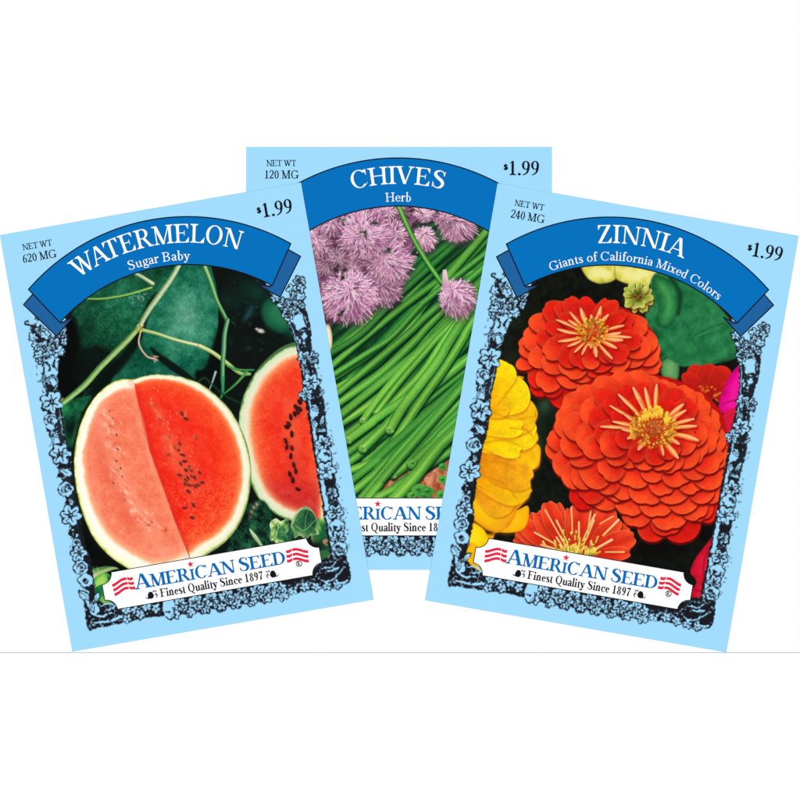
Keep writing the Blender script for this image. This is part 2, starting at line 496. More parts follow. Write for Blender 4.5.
        if edge is not None:
            e = sm(np.abs(q) / np.maximum(hw, .3) * 1.1 - 0.25)[..., None] * 0.7
            col = col * (1 - e) + np.array(edge, float) * e
        if ridge is not None:
            e = np.exp(-(q / (width * .16)) ** 2)[..., None] * .5 * sm(t * 1.6)[..., None]
            col = col * (1 - e) + np.array(ridge, float) * e
        if vein:
            ph = bx * 1.7 + by
            col = col * (1 + vein * np.sin(q * 4.4 / max(width * .09, .5) + ph) * sm(1.15 - t)) [..., None]
        if rim is not None:
            e = (sm(1 + d / rimw) * sm((t - .25) * 3))[..., None] * rima
            col = col * (1 - e) + np.array(rim, float) * e
        col = col * (1 + 0.10 * (s.mid[w] - .5) * 2 + .05 * (s.fine[w] - .5) * 2)[..., None]
        s.blend(w, sm(0.5 - d / soft), col)

def stops(x, xs, cols):
    cols = np.array(cols, float)
    return np.stack([np.interp(x, xs, cols[:, k]) for k in range(3)], -1)
# ------------------------------------------------------------------ printed photograph: cut watermelon
def paint_watermelon(c):
    c.page(); R = random.Random(4)
    full = (slice(None), slice(None))
    c.c[:] = np.array((6, 9, 9)) + c.mid[..., None] * np.array((6, 14, 10))
    X, Y = c.X, c.Y
    # dim leaves deep in the shade on the right
    for x, y, rx, ry, rot, col, a in ((255, 292, 22, 14, 20, (14, 52, 40), .9), (240, 300, 8, 20, 30, (8, 34, 28), .8), (228, 300, 10, 12, 0, (16, 46, 36), .6),
                                      (250, 312, 5, 8, 20, (24, 80, 88), .7), (246, 318, 3, 6, 30, (40, 110, 120), .5), (236, 340, 16, 8, 0, (5, 20, 16), .8)):
        c.blob(x, y, rx, ry, rot, col, a)
    for k in range(60):
        x, y = R.uniform(228, 300), R.uniform(280, 350)
        c.blob(x, y, R.uniform(1, 4), R.uniform(1, 3), R.uniform(0, 180), R.choice([(18, 62, 50), (10, 40, 34), (30, 84, 72)]), R.uniform(.15, .6))
    c.poly([(262, 306), (270, 298), (284, 300), (292, 312), (296, 328), (287, 334), (272, 330), (263, 320)], (22, 92, 62), soft=5,
           shade=lambda x, y, d, w: stops(-d + 4 * c.mid[w], [0, 6, 14], [(10, 52, 38), (18, 88, 60), (36, 116, 78)]))
    c.blob(292, 334, 8, 10, 0, (10, 60, 40), .7)
    c.blob(261, 331, 4.5, 2.5, 15, (210, 205, 195), 1, 2); c.blob(257, 329, 2, 1.5, 0, (200, 190, 180), .9, 2)
    # dark melon behind on the left
    def dark_melon(x, y, d, w):
        g = stops(np.hypot((x - 122) / 60, (y - 300) / 55), [0, .5, 1, 1.5], [(30, 112, 78), (18, 88, 58), (10, 62, 42), (4, 30, 22)])
        n = (c.fine[w] - .5)[..., None] * np.array((30, 46, 38)) + (c.mid[w] - .5)[..., None] * np.array((40, 62, 50))
        return g + n
    c.poly([(66, 330), (76, 308), (98, 290), (130, 272), (168, 262), (180, 290), (168, 330), (150, 372), (124, 396), (96, 404), (84, 420), (66, 400), (58, 360)], 0, soft=3, shade=dark_melon)
    for k in range(90):     # pale scuffs on the skin
        x, y = R.uniform(80, 146), R.uniform(288, 330)
        c.blob(x, y, R.uniform(.5, 1.6), R.uniform(.4, 1.0), R.uniform(0, 180), (90, 160, 130), R.uniform(.15, .55))
    for k in range(26):
        c.blob(R.uniform(128, 142), R.uniform(292, 306), R.uniform(.6, 1.6), .8, R.uniform(0, 180), R.choice([(70, 150, 160), (130, 190, 180)]), R.uniform(.3, .7))
    # lighter big melon
    def big_melon(x, y, d, w):
        e = np.hypot((x - 186) / 62, (y - 318) / 66)
        g = stops(e, [0, .3, .7, 1, 1.3], [(94, 158, 130), (54, 134, 104), (22, 106, 78), (10, 74, 54), (2, 38, 28)])
        n = (c.fine[w] - .5)[..., None] * np.array((34, 34, 30)) + (c.mid[w] - .5)[..., None] * np.array((60, 60, 54))
        band = np.sin((x * .8 + y * .25) * .13 + c.big[w] * 6)[..., None] * np.array((8, 8, 8))
        k = sm((y - 352) / 22)[..., None]
        g = g * (1 - k) + np.array((20, 96, 74)) * k
        return g + n + band
    c.poly([(143, 322), (152, 298), (166, 276), (186, 258), (206, 258), (214, 276), (218, 300), (218, 330), (213, 356), (206, 374), (196, 388), (150, 384), (112, 392), (118, 366), (132, 344)], 0, soft=1.6, smooth=8, shade=big_melon)
    # shadows between them
    c.stroke([(100, 386), (118, 366), (138, 338), (150, 304), (160, 292)], [7, 10, 8, 5, 3], (3, 14, 10), a=.95, soft=5)
    c.stroke([(118, 362), (104, 378), (92, 396), (84, 420)], [4, 8, 9, 6], (4, 14, 10), a=.9, soft=5)
    c.poly([(56, 330), (72, 318), (80, 332), (84, 360), (92, 376), (78, 398), (62, 408), (50, 380)], (3, 4, 4), soft=9)
    c.poly([(80, 352), (98, 346), (116, 356), (100, 376), (84, 384), (72, 376)], (4, 14, 10), soft=8, a=.9)
    c.stroke([(152, 349), (160, 357), (172, 366), (184, 374), (196, 384)], [3, 6, 8, 7, 5], (4, 16, 12), soft=3, a=.95)
    c.poly([(196, 372), (206, 366), (218, 330), (224, 330), (224, 384), (200, 392)], (4, 10, 8), soft=5)
    c.blob(98, 300, 18, 5, -32, (6, 40, 28), .6); c.blob(88, 330, 10, 24, 10, (6, 44, 30), .55); c.blob(150, 280, 22, 7, -20, (8, 58, 38), .5)
    # green at the left edge
    c.poly([(58, 418), (66, 400), (80, 398), (92, 396), (82, 414), (76, 436), (70, 462), (72, 490), (80, 520), (90, 546), (74, 530), (62, 480), (58, 445)], (14, 78, 52), soft=4,
           shade=lambda x, y, d, w: stops(c.mid[w], [.2, .5, .8], [(5, 36, 26), (14, 84, 52), (34, 112, 70)]))
    c.blob(72, 428, 5, 14, 12, (4, 12, 10), .9); c.blob(68, 452, 4, 12, 5, (4, 16, 12), .7)
    c.blob(64, 408, 7, 5, 0, (30, 140, 70), .95, 2); c.blob(62, 400, 4, 3, 30, (170, 190, 110), .9, 2); c.blob(60, 413, 4, 4, 0, (40, 160, 80), .8)
    for x, y in ((84, 536), (92, 556), (78, 505)): c.blob(x, y, 6, 12, -25, (10, 50, 30), .6)
    c.poly([(70, 520), (84, 528), (98, 548), (124, 572), (80, 590), (70, 560)], (4, 6, 6), soft=8)
    # vines
    lt, dk = (232, 236, 180), (60, 110, 60)
    c.stroke([(88, 299), (104, 299), (128, 295), (152, 288)], [2.6, 3, 3, 3], (84, 150, 60), (130, 180, 80), light=(190, 214, 120), dark=(30, 80, 40))
    c.stroke([(132, 272), (142, 277), (153, 284)], [4, 4, 4.5], (140, 170, 110), (200, 210, 160), light=(236, 238, 214), dark=(70, 110, 80))
    c.stroke([(181, 262), (172, 278), (160, 295), (148, 312), (139, 328)], [5, 5.5, 6, 5.5, 5], (176, 196, 150), (160, 186, 120), light=(234, 236, 208), dark=(84, 130, 84), streak=.1)
    c.stroke([(139, 328), (128, 340), (114, 354), (100, 368), (84, 386), (62, 404)], [5, 6, 6, 6, 6, 5], (150, 180, 100), (120, 176, 90), light=(214, 226, 164), dark=(70, 118, 60), streak=.1)
    c.stroke([(142, 330), (158, 334), (176, 340), (200, 346)], [4, 3.4, 3.4, 3.6], (150, 184, 100), (226, 226, 170), light=(238, 238, 190), dark=(90, 140, 70))
    c.stroke([(200, 346), (212, 352), (226, 362), (240, 373), (250, 374)], [4, 4, 4, 3.6, 3], (226, 224, 160), (90, 160, 60), light=(240, 240, 190), dark=(130, 160, 80))
    c.stroke([(205, 267), (211, 282), (217, 300), (224, 314), (228, 322)], [4.6, 4.4, 4, 4, 4], (140, 190, 110), (40, 120, 60), light=(200, 226, 160), dark=(40, 100, 56))
    c.stroke([(228, 320), (225, 334), (224, 350), (223, 366), (223, 382)], [4, 4.6, 5, 4.4, 4], (90, 150, 96), (60, 150, 90), light=(196, 222, 180), dark=(40, 100, 60))
    c.stroke([(223, 378), (223, 392), (221, 398)], [3.6, 3, 2], (40, 140, 84), (20, 90, 60), light=(90, 180, 120))
    c.stroke([(247, 372), (236, 384), (224, 394)], [3, 2.4, 1.6], (70, 150, 70), (30, 110, 60), light=(120, 180, 100))
    c.stroke([(228, 366), (240, 370), (254, 370)], [2, 2.6, 2], (60, 140, 70), (30, 100, 60), light=(130, 190, 110))
    c.stroke([(216, 372), (212, 384), (208, 394)], [2.2, 1.6, 1], (180, 200, 190), (90, 130, 110))
    c.stroke([(195, 386), (204, 378), (212, 384), (226, 396), (244, 404)], [3, 2.4, 2, 2, 2], (20, 70, 50), (12, 60, 40), a=.7)
    c.stroke([(141, 332), (139, 342), (142, 350), (148, 357), (155, 359)], [1.6, 2, 2, 2, 2.4], (190, 190, 150), (214, 170, 140), light=(236, 214, 196), dark=(120, 90, 70))
    for k in range(18):
        a = R.uniform(0, 6.28); r = R.uniform(0, 4.6)
        c.blob(140 + r * math.cos(a), 328 + r * math.sin(a) * .9, R.uniform(.8, 2), R.uniform(.7, 1.4), R.uniform(0, 180), R.choice([(214, 200, 110), (150, 140, 60), (236, 226, 160), (96, 96, 44)]), .85)
    for k in range(12):
        c.blob(155 + R.uniform(-3, 4), 359 + R.uniform(-3, 3), 1.3, 1, 0, R.choice([(226, 180, 160), (150, 96, 80), (240, 214, 200)]), .85)
        c.blob(143 + R.uniform(-5, 4), 296 + R.uniform(-4, 5), 1.3, .9, 40, R.choice([(226, 190, 180), (160, 110, 100), (120, 190, 200)]), .75)
    # second slice, behind
    sl = [(330, 338), (305, 340), (284, 346), (268, 358), (256, 372), (247, 388), (241, 405), (239, 424), (241, 446), (246, 468), (252, 486), (262, 502), (276, 514), (292, 521), (330, 530)]
    def slice2(x, y, d, w):
        dep = -d + (c.mid[w] - .5) * 3.0
        top = sm((385 - y) / 40)
        col = stops(dep - top * 3.0, [0, 1.2, 2.4, 7.5, 10, 13, 18, 26, 60], [(66, 112, 62), (140, 176, 110), (216, 230, 186), (236, 236, 208), (250, 206, 160), (252, 140, 88), (248, 92, 54), (246, 64, 36), (240, 48, 34)])
        k = (sm((y - 462) / 40) * sm((dep - 8) / 10) * .62)[..., None]
        col = col * (1 - k) + np.array((188, 30, 44)) * k
        n = (c.fine[w] - .5)[..., None] * np.array((16, 30, 24)) + (c.mid[w] - .5)[..., None] * np.array((16, 46, 34))
        return col + n * sm((dep - 9) / 4)[..., None]
    c.poly(sl, 0, soft=1.0, smooth=8, shade=slice2)
    c.blob(293, 440, 8, 50, -6, (254, 124, 70), .6); c.blob(302, 402, 9, 22, 20, (254, 130, 80), .5)
    c.blob(296, 462, 12, 34, -6, (206, 28, 38), .35)
    for x, y, rot in ((296, 407, 60), (300, 402, 50), (291, 417, 70), (295, 414, 60), (289, 424, 60), (292, 434, 80), (286, 441, 70), (292, 448, 80), (287, 427, 40), (291, 456, 80), (294, 465, 70), (296, 471, 80),
                      (293, 480, 70), (298, 489, 20), (300, 409, 60), (302, 398, 60), (290, 474, 60), (304, 395, 70), (287, 447, 90), (298, 412, 70)):
        c.blob(x + .6, y + .6, 4.4, 3.4, rot, (160, 16, 16), .45)
        c.oval(x, y, R.uniform(2.8, 3.6), R.uniform(1.5, 2.1), rot + R.uniform(-12, 12), R.choice([(38, 14, 14), (60, 20, 18), (24, 12, 14)]), .95)
        c.blob(x - .6, y - .7, .9, .5, rot, (150, 96, 84), .5)
    # leaves lower right
    c.poly([(240, 512), (262, 500), (276, 516), (300, 528), (330, 520), (336, 590), (300, 580), (255, 568), (226, 566), (228, 548)], (10, 26, 20), soft=4,
           shade=lambda x, y, d, w: stops(c.mid[w] * .6 + c.fine[w] * .4, [.3, .5, .7], [(4, 10, 9), (12, 52, 36), (30, 96, 62)]))
    for k in range(40):
        x, y = R.uniform(236, 276), R.uniform(512, 556)
        c.blob(x, y, R.uniform(2, 7), R.uniform(1, 3.5), R.uniform(0, 180), R.choice([(24, 96, 62), (8, 40, 30), (3, 10, 8), (44, 120, 84)]), R.uniform(.3, .8))
    for x, y in ((254, 507), (252, 512), (257, 504), (250, 516)): c.blob(x, y, 3, 2, 60, (214, 172, 132), .8)
    c.blob(247, 515, 6, 4, 0, (4, 5, 6), .9)
    c.stroke([(250, 529), (255, 536), (263, 547)], [1, 4.2, 2.4], (198, 214, 170), (120, 160, 100), light=(236, 240, 214))
    def varieg(x, y, d, w):
        return stops(-d + (c.mid[w] - .5) * 12, [0, 1.3, 4, 8], [(216, 226, 168), (156, 196, 104), (84, 150, 72), (24, 96, 58)])
    c.poly([(270, 523), (276, 518), (281, 521), (287, 519), (291, 526), (294, 530), (291, 537), (292, 544), (284, 543), (278, 547), (275, 541), (270, 539), (271, 531)], 0, smooth=3, shade=varieg)
    c.poly([(286, 520), (293, 527), (292, 543), (284, 541), (287, 532)], (14, 70, 48), soft=2.5, a=.85); c.stroke([(272, 540), (277, 533), (279, 522)], [1.4, 1.0, .6], (226, 232, 176), soft=1.2, a=.8)
    c.blob(275, 535, 4, 7, 0, (200, 216, 120), .55); c.blob(286, 533, 5, 7, 0, (16, 90, 60), .7)
    c.poly([(312, 530), (324, 514), (334, 512), (336, 560), (322, 572), (314, 550)], 0, shade=varieg)
    def darkleaf(x, y, d, w):
        return stops(-d + (c.mid[w] - .5) * 5, [0, .9, 2.2, 8, 16], [(186, 206, 150), (130, 172, 100), (62, 120, 70), (38, 98, 62), (20, 70, 50)])
    c.poly([(291, 525), (294, 516), (299, 509), (306, 506), (311, 509), (315, 514), (318, 522), (317, 528), (319, 534), (311, 535), (306, 539), (300, 535), (295, 538), (294, 531)], 0, smooth=3, shade=darkleaf)
    c.poly([(304, 512), (312, 511), (316, 522), (312, 530), (306, 524)], (12, 58, 40), soft=3, a=.75); c.stroke([(293, 524), (298, 512), (306, 508), (313, 511)], [.6, 1.2, 1.2, .5], (198, 214, 166), soft=1.0, a=.7)
    for k in range(60):
        a = R.uniform(0, 6.283); q1 = math.sqrt(R.random()); x, y = 305 + math.cos(a) * q1 * 10, 523 + math.sin(a) * q1 * 12
        c.blob(x, y, R.uniform(1, 3), R.uniform(.6, 1.4), R.uniform(20, 120), R.choice([(18, 66, 44), (60, 126, 78), (120, 160, 96), (30, 86, 54)]), R.uniform(.25, .6))
        x, y = 281 + math.cos(a) * q1 * 10, 532 + math.sin(a) * q1 * 10
        c.blob(x, y, R.uniform(1, 3.4), R.uniform(.6, 1.6), R.uniform(20, 160), R.choice([(20, 96, 60), (190, 210, 120), (130, 176, 90), (12, 70, 46), (220, 226, 160)]), R.uniform(.25, .6))
    c.stroke([(296, 526), (305, 530), (315, 520)], [1, 1.4, .8], (130, 180, 110), a=.7); c.stroke([(305, 530), (306, 517), (309, 510)], [1.2, 1, .6], (110, 160, 96), a=.6)
    c.blob(300, 533, 8, 3, 10, (150, 190, 110), .6)
    c.blob(314, 546, 14, 9, 20, (6, 10, 9), .95); c.blob(304, 548, 12, 8, 0, (10, 22, 16), .9)
    c.oval(327, 542, 4.2, 3, 20, (176, 132, 96)); c.blob(327, 543, 2, 1.4, 0, (110, 70, 50), .8)
    c.poly([(318, 552), (328, 550), (336, 556), (332, 566), (322, 570), (316, 562)], (46, 104, 60), soft=2); c.blob(330, 558, 3, 5, 20, (150, 180, 100), .7)
    # leaf at the lower left corner
    c.poly([(78, 574), (96, 568), (108, 566), (118, 568), (106, 572), (96, 578), (84, 586)], (90, 150, 84), shade=lambda x, y, d, w: stops(y - (566 + (118 - x) * .15), [0, 3, 7], [(70, 130, 70), (150, 180, 110), (226, 222, 180)]))
    c.poly([(92, 582), (98, 574), (106, 572), (112, 577), (110, 585), (102, 589), (94, 590)], (96, 184, 70), shade=lambda x, y, d, w: stops(-d + (c.mid[w] - .5) * 6, [0, 2, 6], [(40, 120, 50), (90, 180, 70), (170, 216, 100)]))
    c.poly([(92, 590), (106, 584), (110, 596), (112, 612), (94, 612), (90, 600)], (24, 120, 62), soft=2); c.blob(104, 603, 5, 6, 0, (196, 214, 90), .9); c.blob(110, 608, 4, 4, 0, (120, 190, 80), .8); c.blob(97, 594, 4, 6, 0, (14, 90, 50), .6)
    for k in range(46):
        x, y = R.uniform(86, 112), R.uniform(568, 612)
        c.blob(x, y, R.uniform(1, 4), R.uniform(.8, 2), R.uniform(0, 180), R.choice([(18, 84, 46), (96, 170, 74), (170, 206, 110), (10, 46, 28), (60, 140, 64)]), R.uniform(.3, .75))
    c.stroke([(86, 584), (98, 574), (112, 568), (119, 569)], [1, 2.4, 2, .8], (226, 222, 176), (150, 170, 110), soft=1.2, a=.8)
    # the cut half in front
    half = [(133, 379), (120, 379.5), (107, 386), (93, 400), (82, 421), (75.5, 447), (74.5, 468), (77, 490), (83, 513), (93, 536), (108, 554), (126, 567), (150, 578), (180, 574), (205, 556), (222, 545), (236, 530), (245, 512), (250, 492), (251.5, 470),
            (248, 447), (240, 426), (229, 408), (217, 396), (203, 385), (186, 378), (166, 374.5), (149, 375)]
    def crease(y): return np.interp(y, [370, 379, 400, 425, 450, 475, 500, 520, 540, 552, 575], [132, 133.5, 138, 143.5, 150, 159, 168, 175, 183, 188, 193])
    def flesh(x, y, d, w):
        sd = x - crease(y)
        fine, mid = c.fine[w] - .5, c.mid[w] - .5
        right = sm(sd * .8 + .5)[..., None]
        # left face: thick white rind at the lower left
        fat = np.interp(y, [375, 400, 450, 500, 540, 560, 575], [1.0, .82, .86, 1.1, 1.35, 1.5, 1.5])
        dl = (-d + mid * 3.2) / fat
        L = stops(dl, [0, .9, 2.0, 7.8, 9.4, 11.4, 15.5, 30], [(150, 170, 70), (226, 226, 130), (255, 252, 214), (255, 254, 246), (255, 234, 200), (255, 176, 132), (251, 136, 104), (249, 126, 92)])
        tex = sm((dl - 10) / 5)[..., None]
        L = L + tex * (mid[..., None] * np.array((14, 44, 36)) + fine[..., None] * np.array((10, 26, 24)))
        s = np.abs(sd + 34 - (y - 440) * .05 + 8 * np.cos((y - 445) / 52))
        k = (np.exp(-(s / 9) ** 2) * .34)[..., None] * tex
        L = L * (1 - k) + np.array((255, 178, 150)) * k
        k = (np.exp(-((sd + 46 - 4 * np.cos(y / 30)) / 7) ** 2) * .34 * sm((y - 420) / 30) * sm((540 - y) / 20))[..., None] * tex
        L = L * (1 - k) + np.array((232, 84, 64)) * k
        k = (np.exp(-((sd + 3) / 3.2) ** 2) * .4)[..., None]
        L = L * (1 - k) + np.array((250, 160, 128)) * k
        fr = np.interp(y, [375, 390, 420, 480, 520, 545, 575], [.75, .8, 1.0, 1.1, 1.25, 1.5, 1.6]) * (1 - .25 * sm((200 - x) / 40))
        dr = (-d + mid * 2.4) / fr
        Rr = stops(dr, [0, 1.0, 2.2, 6.3, 7.8, 9.8, 13.5, 26, 44], [(96, 128, 60), (180, 196, 116), (242, 242, 204), (255, 250, 228), (255, 210, 160), (253, 132, 80), (250, 88, 46), (249, 62, 32), (245, 48, 28)])
        tex = sm((dr - 8) / 5)[..., None]
        lo = sm((y - 470) / 30)[..., None]
        Rr = Rr + tex * (mid[..., None] * np.array((12, 46, 34)) + fine[..., None] * (np.array((8, 22, 18)) + lo * np.array((8, 44, 36))))
        k = (np.exp(-((sd - 2) / 3) ** 2) * .35)[..., None] * tex
        Rr = Rr * (1 - k) + np.array((214, 30, 24)) * k
        return L * (1 - right) + Rr * right
    c.poly(half, 0, soft=0.9, smooth=8, shade=flesh)
    ys = np.linspace(382, 553, 24)
    c.stroke([(float(crease(y)), float(y)) for y in ys], [.5, .9, 1.1, 1.0, .9, .8, 1], (196, 36, 26), (170, 60, 40), a=.35, soft=1.6)
    c.stroke([(float(crease(y)) + .6, float(y)) for y in np.linspace(548, 574, 6)], [.8, 1.2], (110, 90, 50), a=.8)
    # soft heart of the right face and its seeds
    for x, y, rx, ry, rot, a in ((180, 455, 17, 34, -28, .42), (168, 440, 8, 14, -20, .45), (195, 490, 16, 20, -20, .3), (158, 412, 7, 9, -30, .4), (178, 465, 7, 18, -28, .4)):
        c.blob(x, y, rx, ry, rot, (250, 110, 74), a)
    for k in range(130):
        t = R.random(); x = 158 + 44 * t + R.gauss(0, 8); y = 420 + 100 * t + R.gauss(0, 8)
        c.blob(x, y, R.uniform(.7, 2.6), R.uniform(.5, 1.1), R.uniform(30, 80), R.choice([(255, 150, 110), (250, 130, 92), (222, 40, 30), (226, 50, 36)]), R.uniform(.2, .6))
    for k in range(130):
        x = R.uniform(180, 240); y = R.uniform(476, 540)
        if abs(x - float(crease(y))) > 8 and x - float(crease(y)) > 6 and (x - 170) ** 2 / 5000 + (y - 460) ** 2 / 6400 < 1.0:
            c.blob(x, y, R.uniform(.6, 1.6), R.uniform(.5, .9), R.uniform(0, 180), (255, 168, 134), R.uniform(.25, .6))
    sd = [(490, 180), (520, 235), (610, 215), (625, 235), (555, 310), (600, 335), (595, 360), (555, 378), (605, 415), (620, 405), (640, 430), (600, 460), (625, 480), (650, 465), (680, 450), (690, 490), (660, 505), (635, 525),
          (655, 580), (620, 590), (650, 630), (665, 310), (622, 495), (646, 440), (632, 470), (612, 380), (672, 500), (625, 440), (580, 350), (638, 500), (660, 470)]
    for i, (x, y) in enumerate(sd):
        px, py = 30 + x / 4, 360 + y / 4
        faint = i in (0, 1, 4, 7, 21, 28)
        c.blob(px - .8, py - .8, 3.2, 2.2, 35, (250, 130, 100), .5)
        c.blob(px, py, 3.4, 2.2, R.uniform(5, 70), (140, 26, 18), .5)
        c.oval(px, py, R.uniform(2.0, 3.0), R.uniform(1.0, 1.5), R.uniform(5, 70), (170, 50, 40) if faint else R.choice([(96, 22, 18), (120, 34, 26), (80, 24, 22)]), .5 if faint else .85, soft=1.2)
        c.blob(px + .4, py - .3, .8, .5, 0, (196, 110, 96), .5)
    for k in range(44):     # wet glints
        t = R.random(); x = 150 + 40 * t + R.gauss(0, 9); y = 392 + 70 * t + R.gauss(0, 10)
        if x > float(crease(y)) + 5: c.blob(x, y, R.uniform(.8, 1.8), R.uniform(.5, .8), R.uniform(20, 70), (255, 176, 140), R.uniform(.35, .8))
    for x, y, rx, ry, rot in ((152, 404, 2.4, 5, -20), (160, 416, 2.4, 5, -30), (172, 448, 2.2, 6, -20), (168, 438, 2, 4, -40), (186, 414, 2, 3, 0)): c.blob(x, y, rx, ry, rot, (255, 160, 110), .5)
    # pale seed cavities of the left face
    pts = catmull([(107, 412), (112, 425), (116, 440), (119, 458), (118, 478), (126, 496), (140, 514), (152, 526), (164, 532)], 14)
    for k in range(120):
        x, y = pts[R.randrange(len(pts))]
        c.blob(x + R.gauss(0, 4.2), y + R.gauss(0, 3.2), R.uniform(1.2, 4.2), R.uniform(.6, 1.9), R.uniform(30, 75), R.choice([(255, 214, 190), (255, 196, 170), (255, 178, 146), (232, 92, 66)]), R.uniform(.3, .75))
    for x, y, k in ((110, 411, .6), (113, 418, .5), (117, 435, .9), (118, 449, .8), (117, 461, .9), (121, 468, 1.0), (114, 483, .9), (123, 476, .7), (149, 525, .6), (166, 530, .9), (152, 522, .5), (125, 500, .4), (111, 426, .5)):
        c.oval(x, y, 1.5, 1.0, 50, (150, 70, 52), k)
    for k in range(34):
        t = k / 33
        c.blob(141 + 12 * t + R.uniform(-1, 1), 410 + 60 * t, 1, 4, -14, (255, 176, 150), .2)
# ------------------------------------------------------------------ printed photograph: cut chives with flowers
def chive_flower(c, x, y, r, seed, dim=1.0, squash=1.0, n=None, lean=(0, 0)):
    R = random.Random(seed)
    c.blob(x, y, r * .92, r * .92 * squash, 0, (158 * dim, 98 * dim, 142 * dim), .96, 3)
    c.blob(x, y + 3, r * 1.12, r * 1.1 * squash, 0, (66, 30, 52), .42, 3)
    c.blob(x, y, r * .90, r * .90 * squash, 0, (150 * dim, 90 * dim, 130 * dim), .9, 3)
    n = n or int(r * r * .66 + 64)
    fl = []
    for k in range(n):
        q = math.sqrt((k + .5) / n); a = R.uniform(0, 6.283)
        fl.append((q, a))
    fl.sort(key=lambda t: -t[0])
    lights = [(236, 178, 202), (226, 162, 192), (246, 200, 214), (216, 150, 184), (236, 168, 186), (210, 146, 182), (252, 220, 226)]
    darks = [(172, 104, 146), (150, 84, 124), (184, 118, 158), (112, 60, 92), (96, 60, 74)]
    for q, a in fl:
        k0 = max(q - R.uniform(3.5, 8.0) / r, 0.0)
        q2 = q * R.uniform(.90, 1.09)
        x0, y0 = x + lean[0] * (1 - k0) + math.cos(a) * k0 * r, y + lean[1] * (1 - k0) + math.sin(a) * k0 * r * squash
        a2 = a + R.uniform(-.34, .34) * (1.3 - q)
        x1, y1 = x + lean[0] * (1 - q2) + math.cos(a2) * q2 * r, y + lean[1] * (1 - q2) + math.sin(a2) * q2 * r * squash
        shade = .96 + .10 * (1 - q) - .20 * max(math.sin(a), 0) * q + .07 * max(-math.sin(a), 0)
        cl = R.choice(darks) if R.random() < .15 else R.choice(lights)
        f = (.25 + .75 * dim) * min(shade * R.uniform(.92, 1.14), 1.08)
        cl = tuple(v * f for v in cl)
        tip = tuple(min(v * 1.10 + 8 * dim, 250) for v in cl); root = tuple(v * .80 for v in cl)
        c.stroke([(x0, y0), (x1, y1)], [R.uniform(.9, 1.3), R.uniform(1.5, 2.4), .7], root, tip, soft=.7, a=.92, curve=False)
        if R.random() < .25: c.blob(x1, y1, .7, .5, 0, (246 * dim, 222 * dim, 240 * dim), .6)
    for k in range(int(r * .8)):
        a = R.uniform(0, 6.283); q = math.sqrt(R.random()) * .8
        c.blob(x + math.cos(a) * q * r, y + math.sin(a) * q * r * squash, R.uniform(.8, 1.6), R.uniform(.5, .9), R.uniform(0, 180), (104 * dim, 54 * dim, 90 * dim), .45)

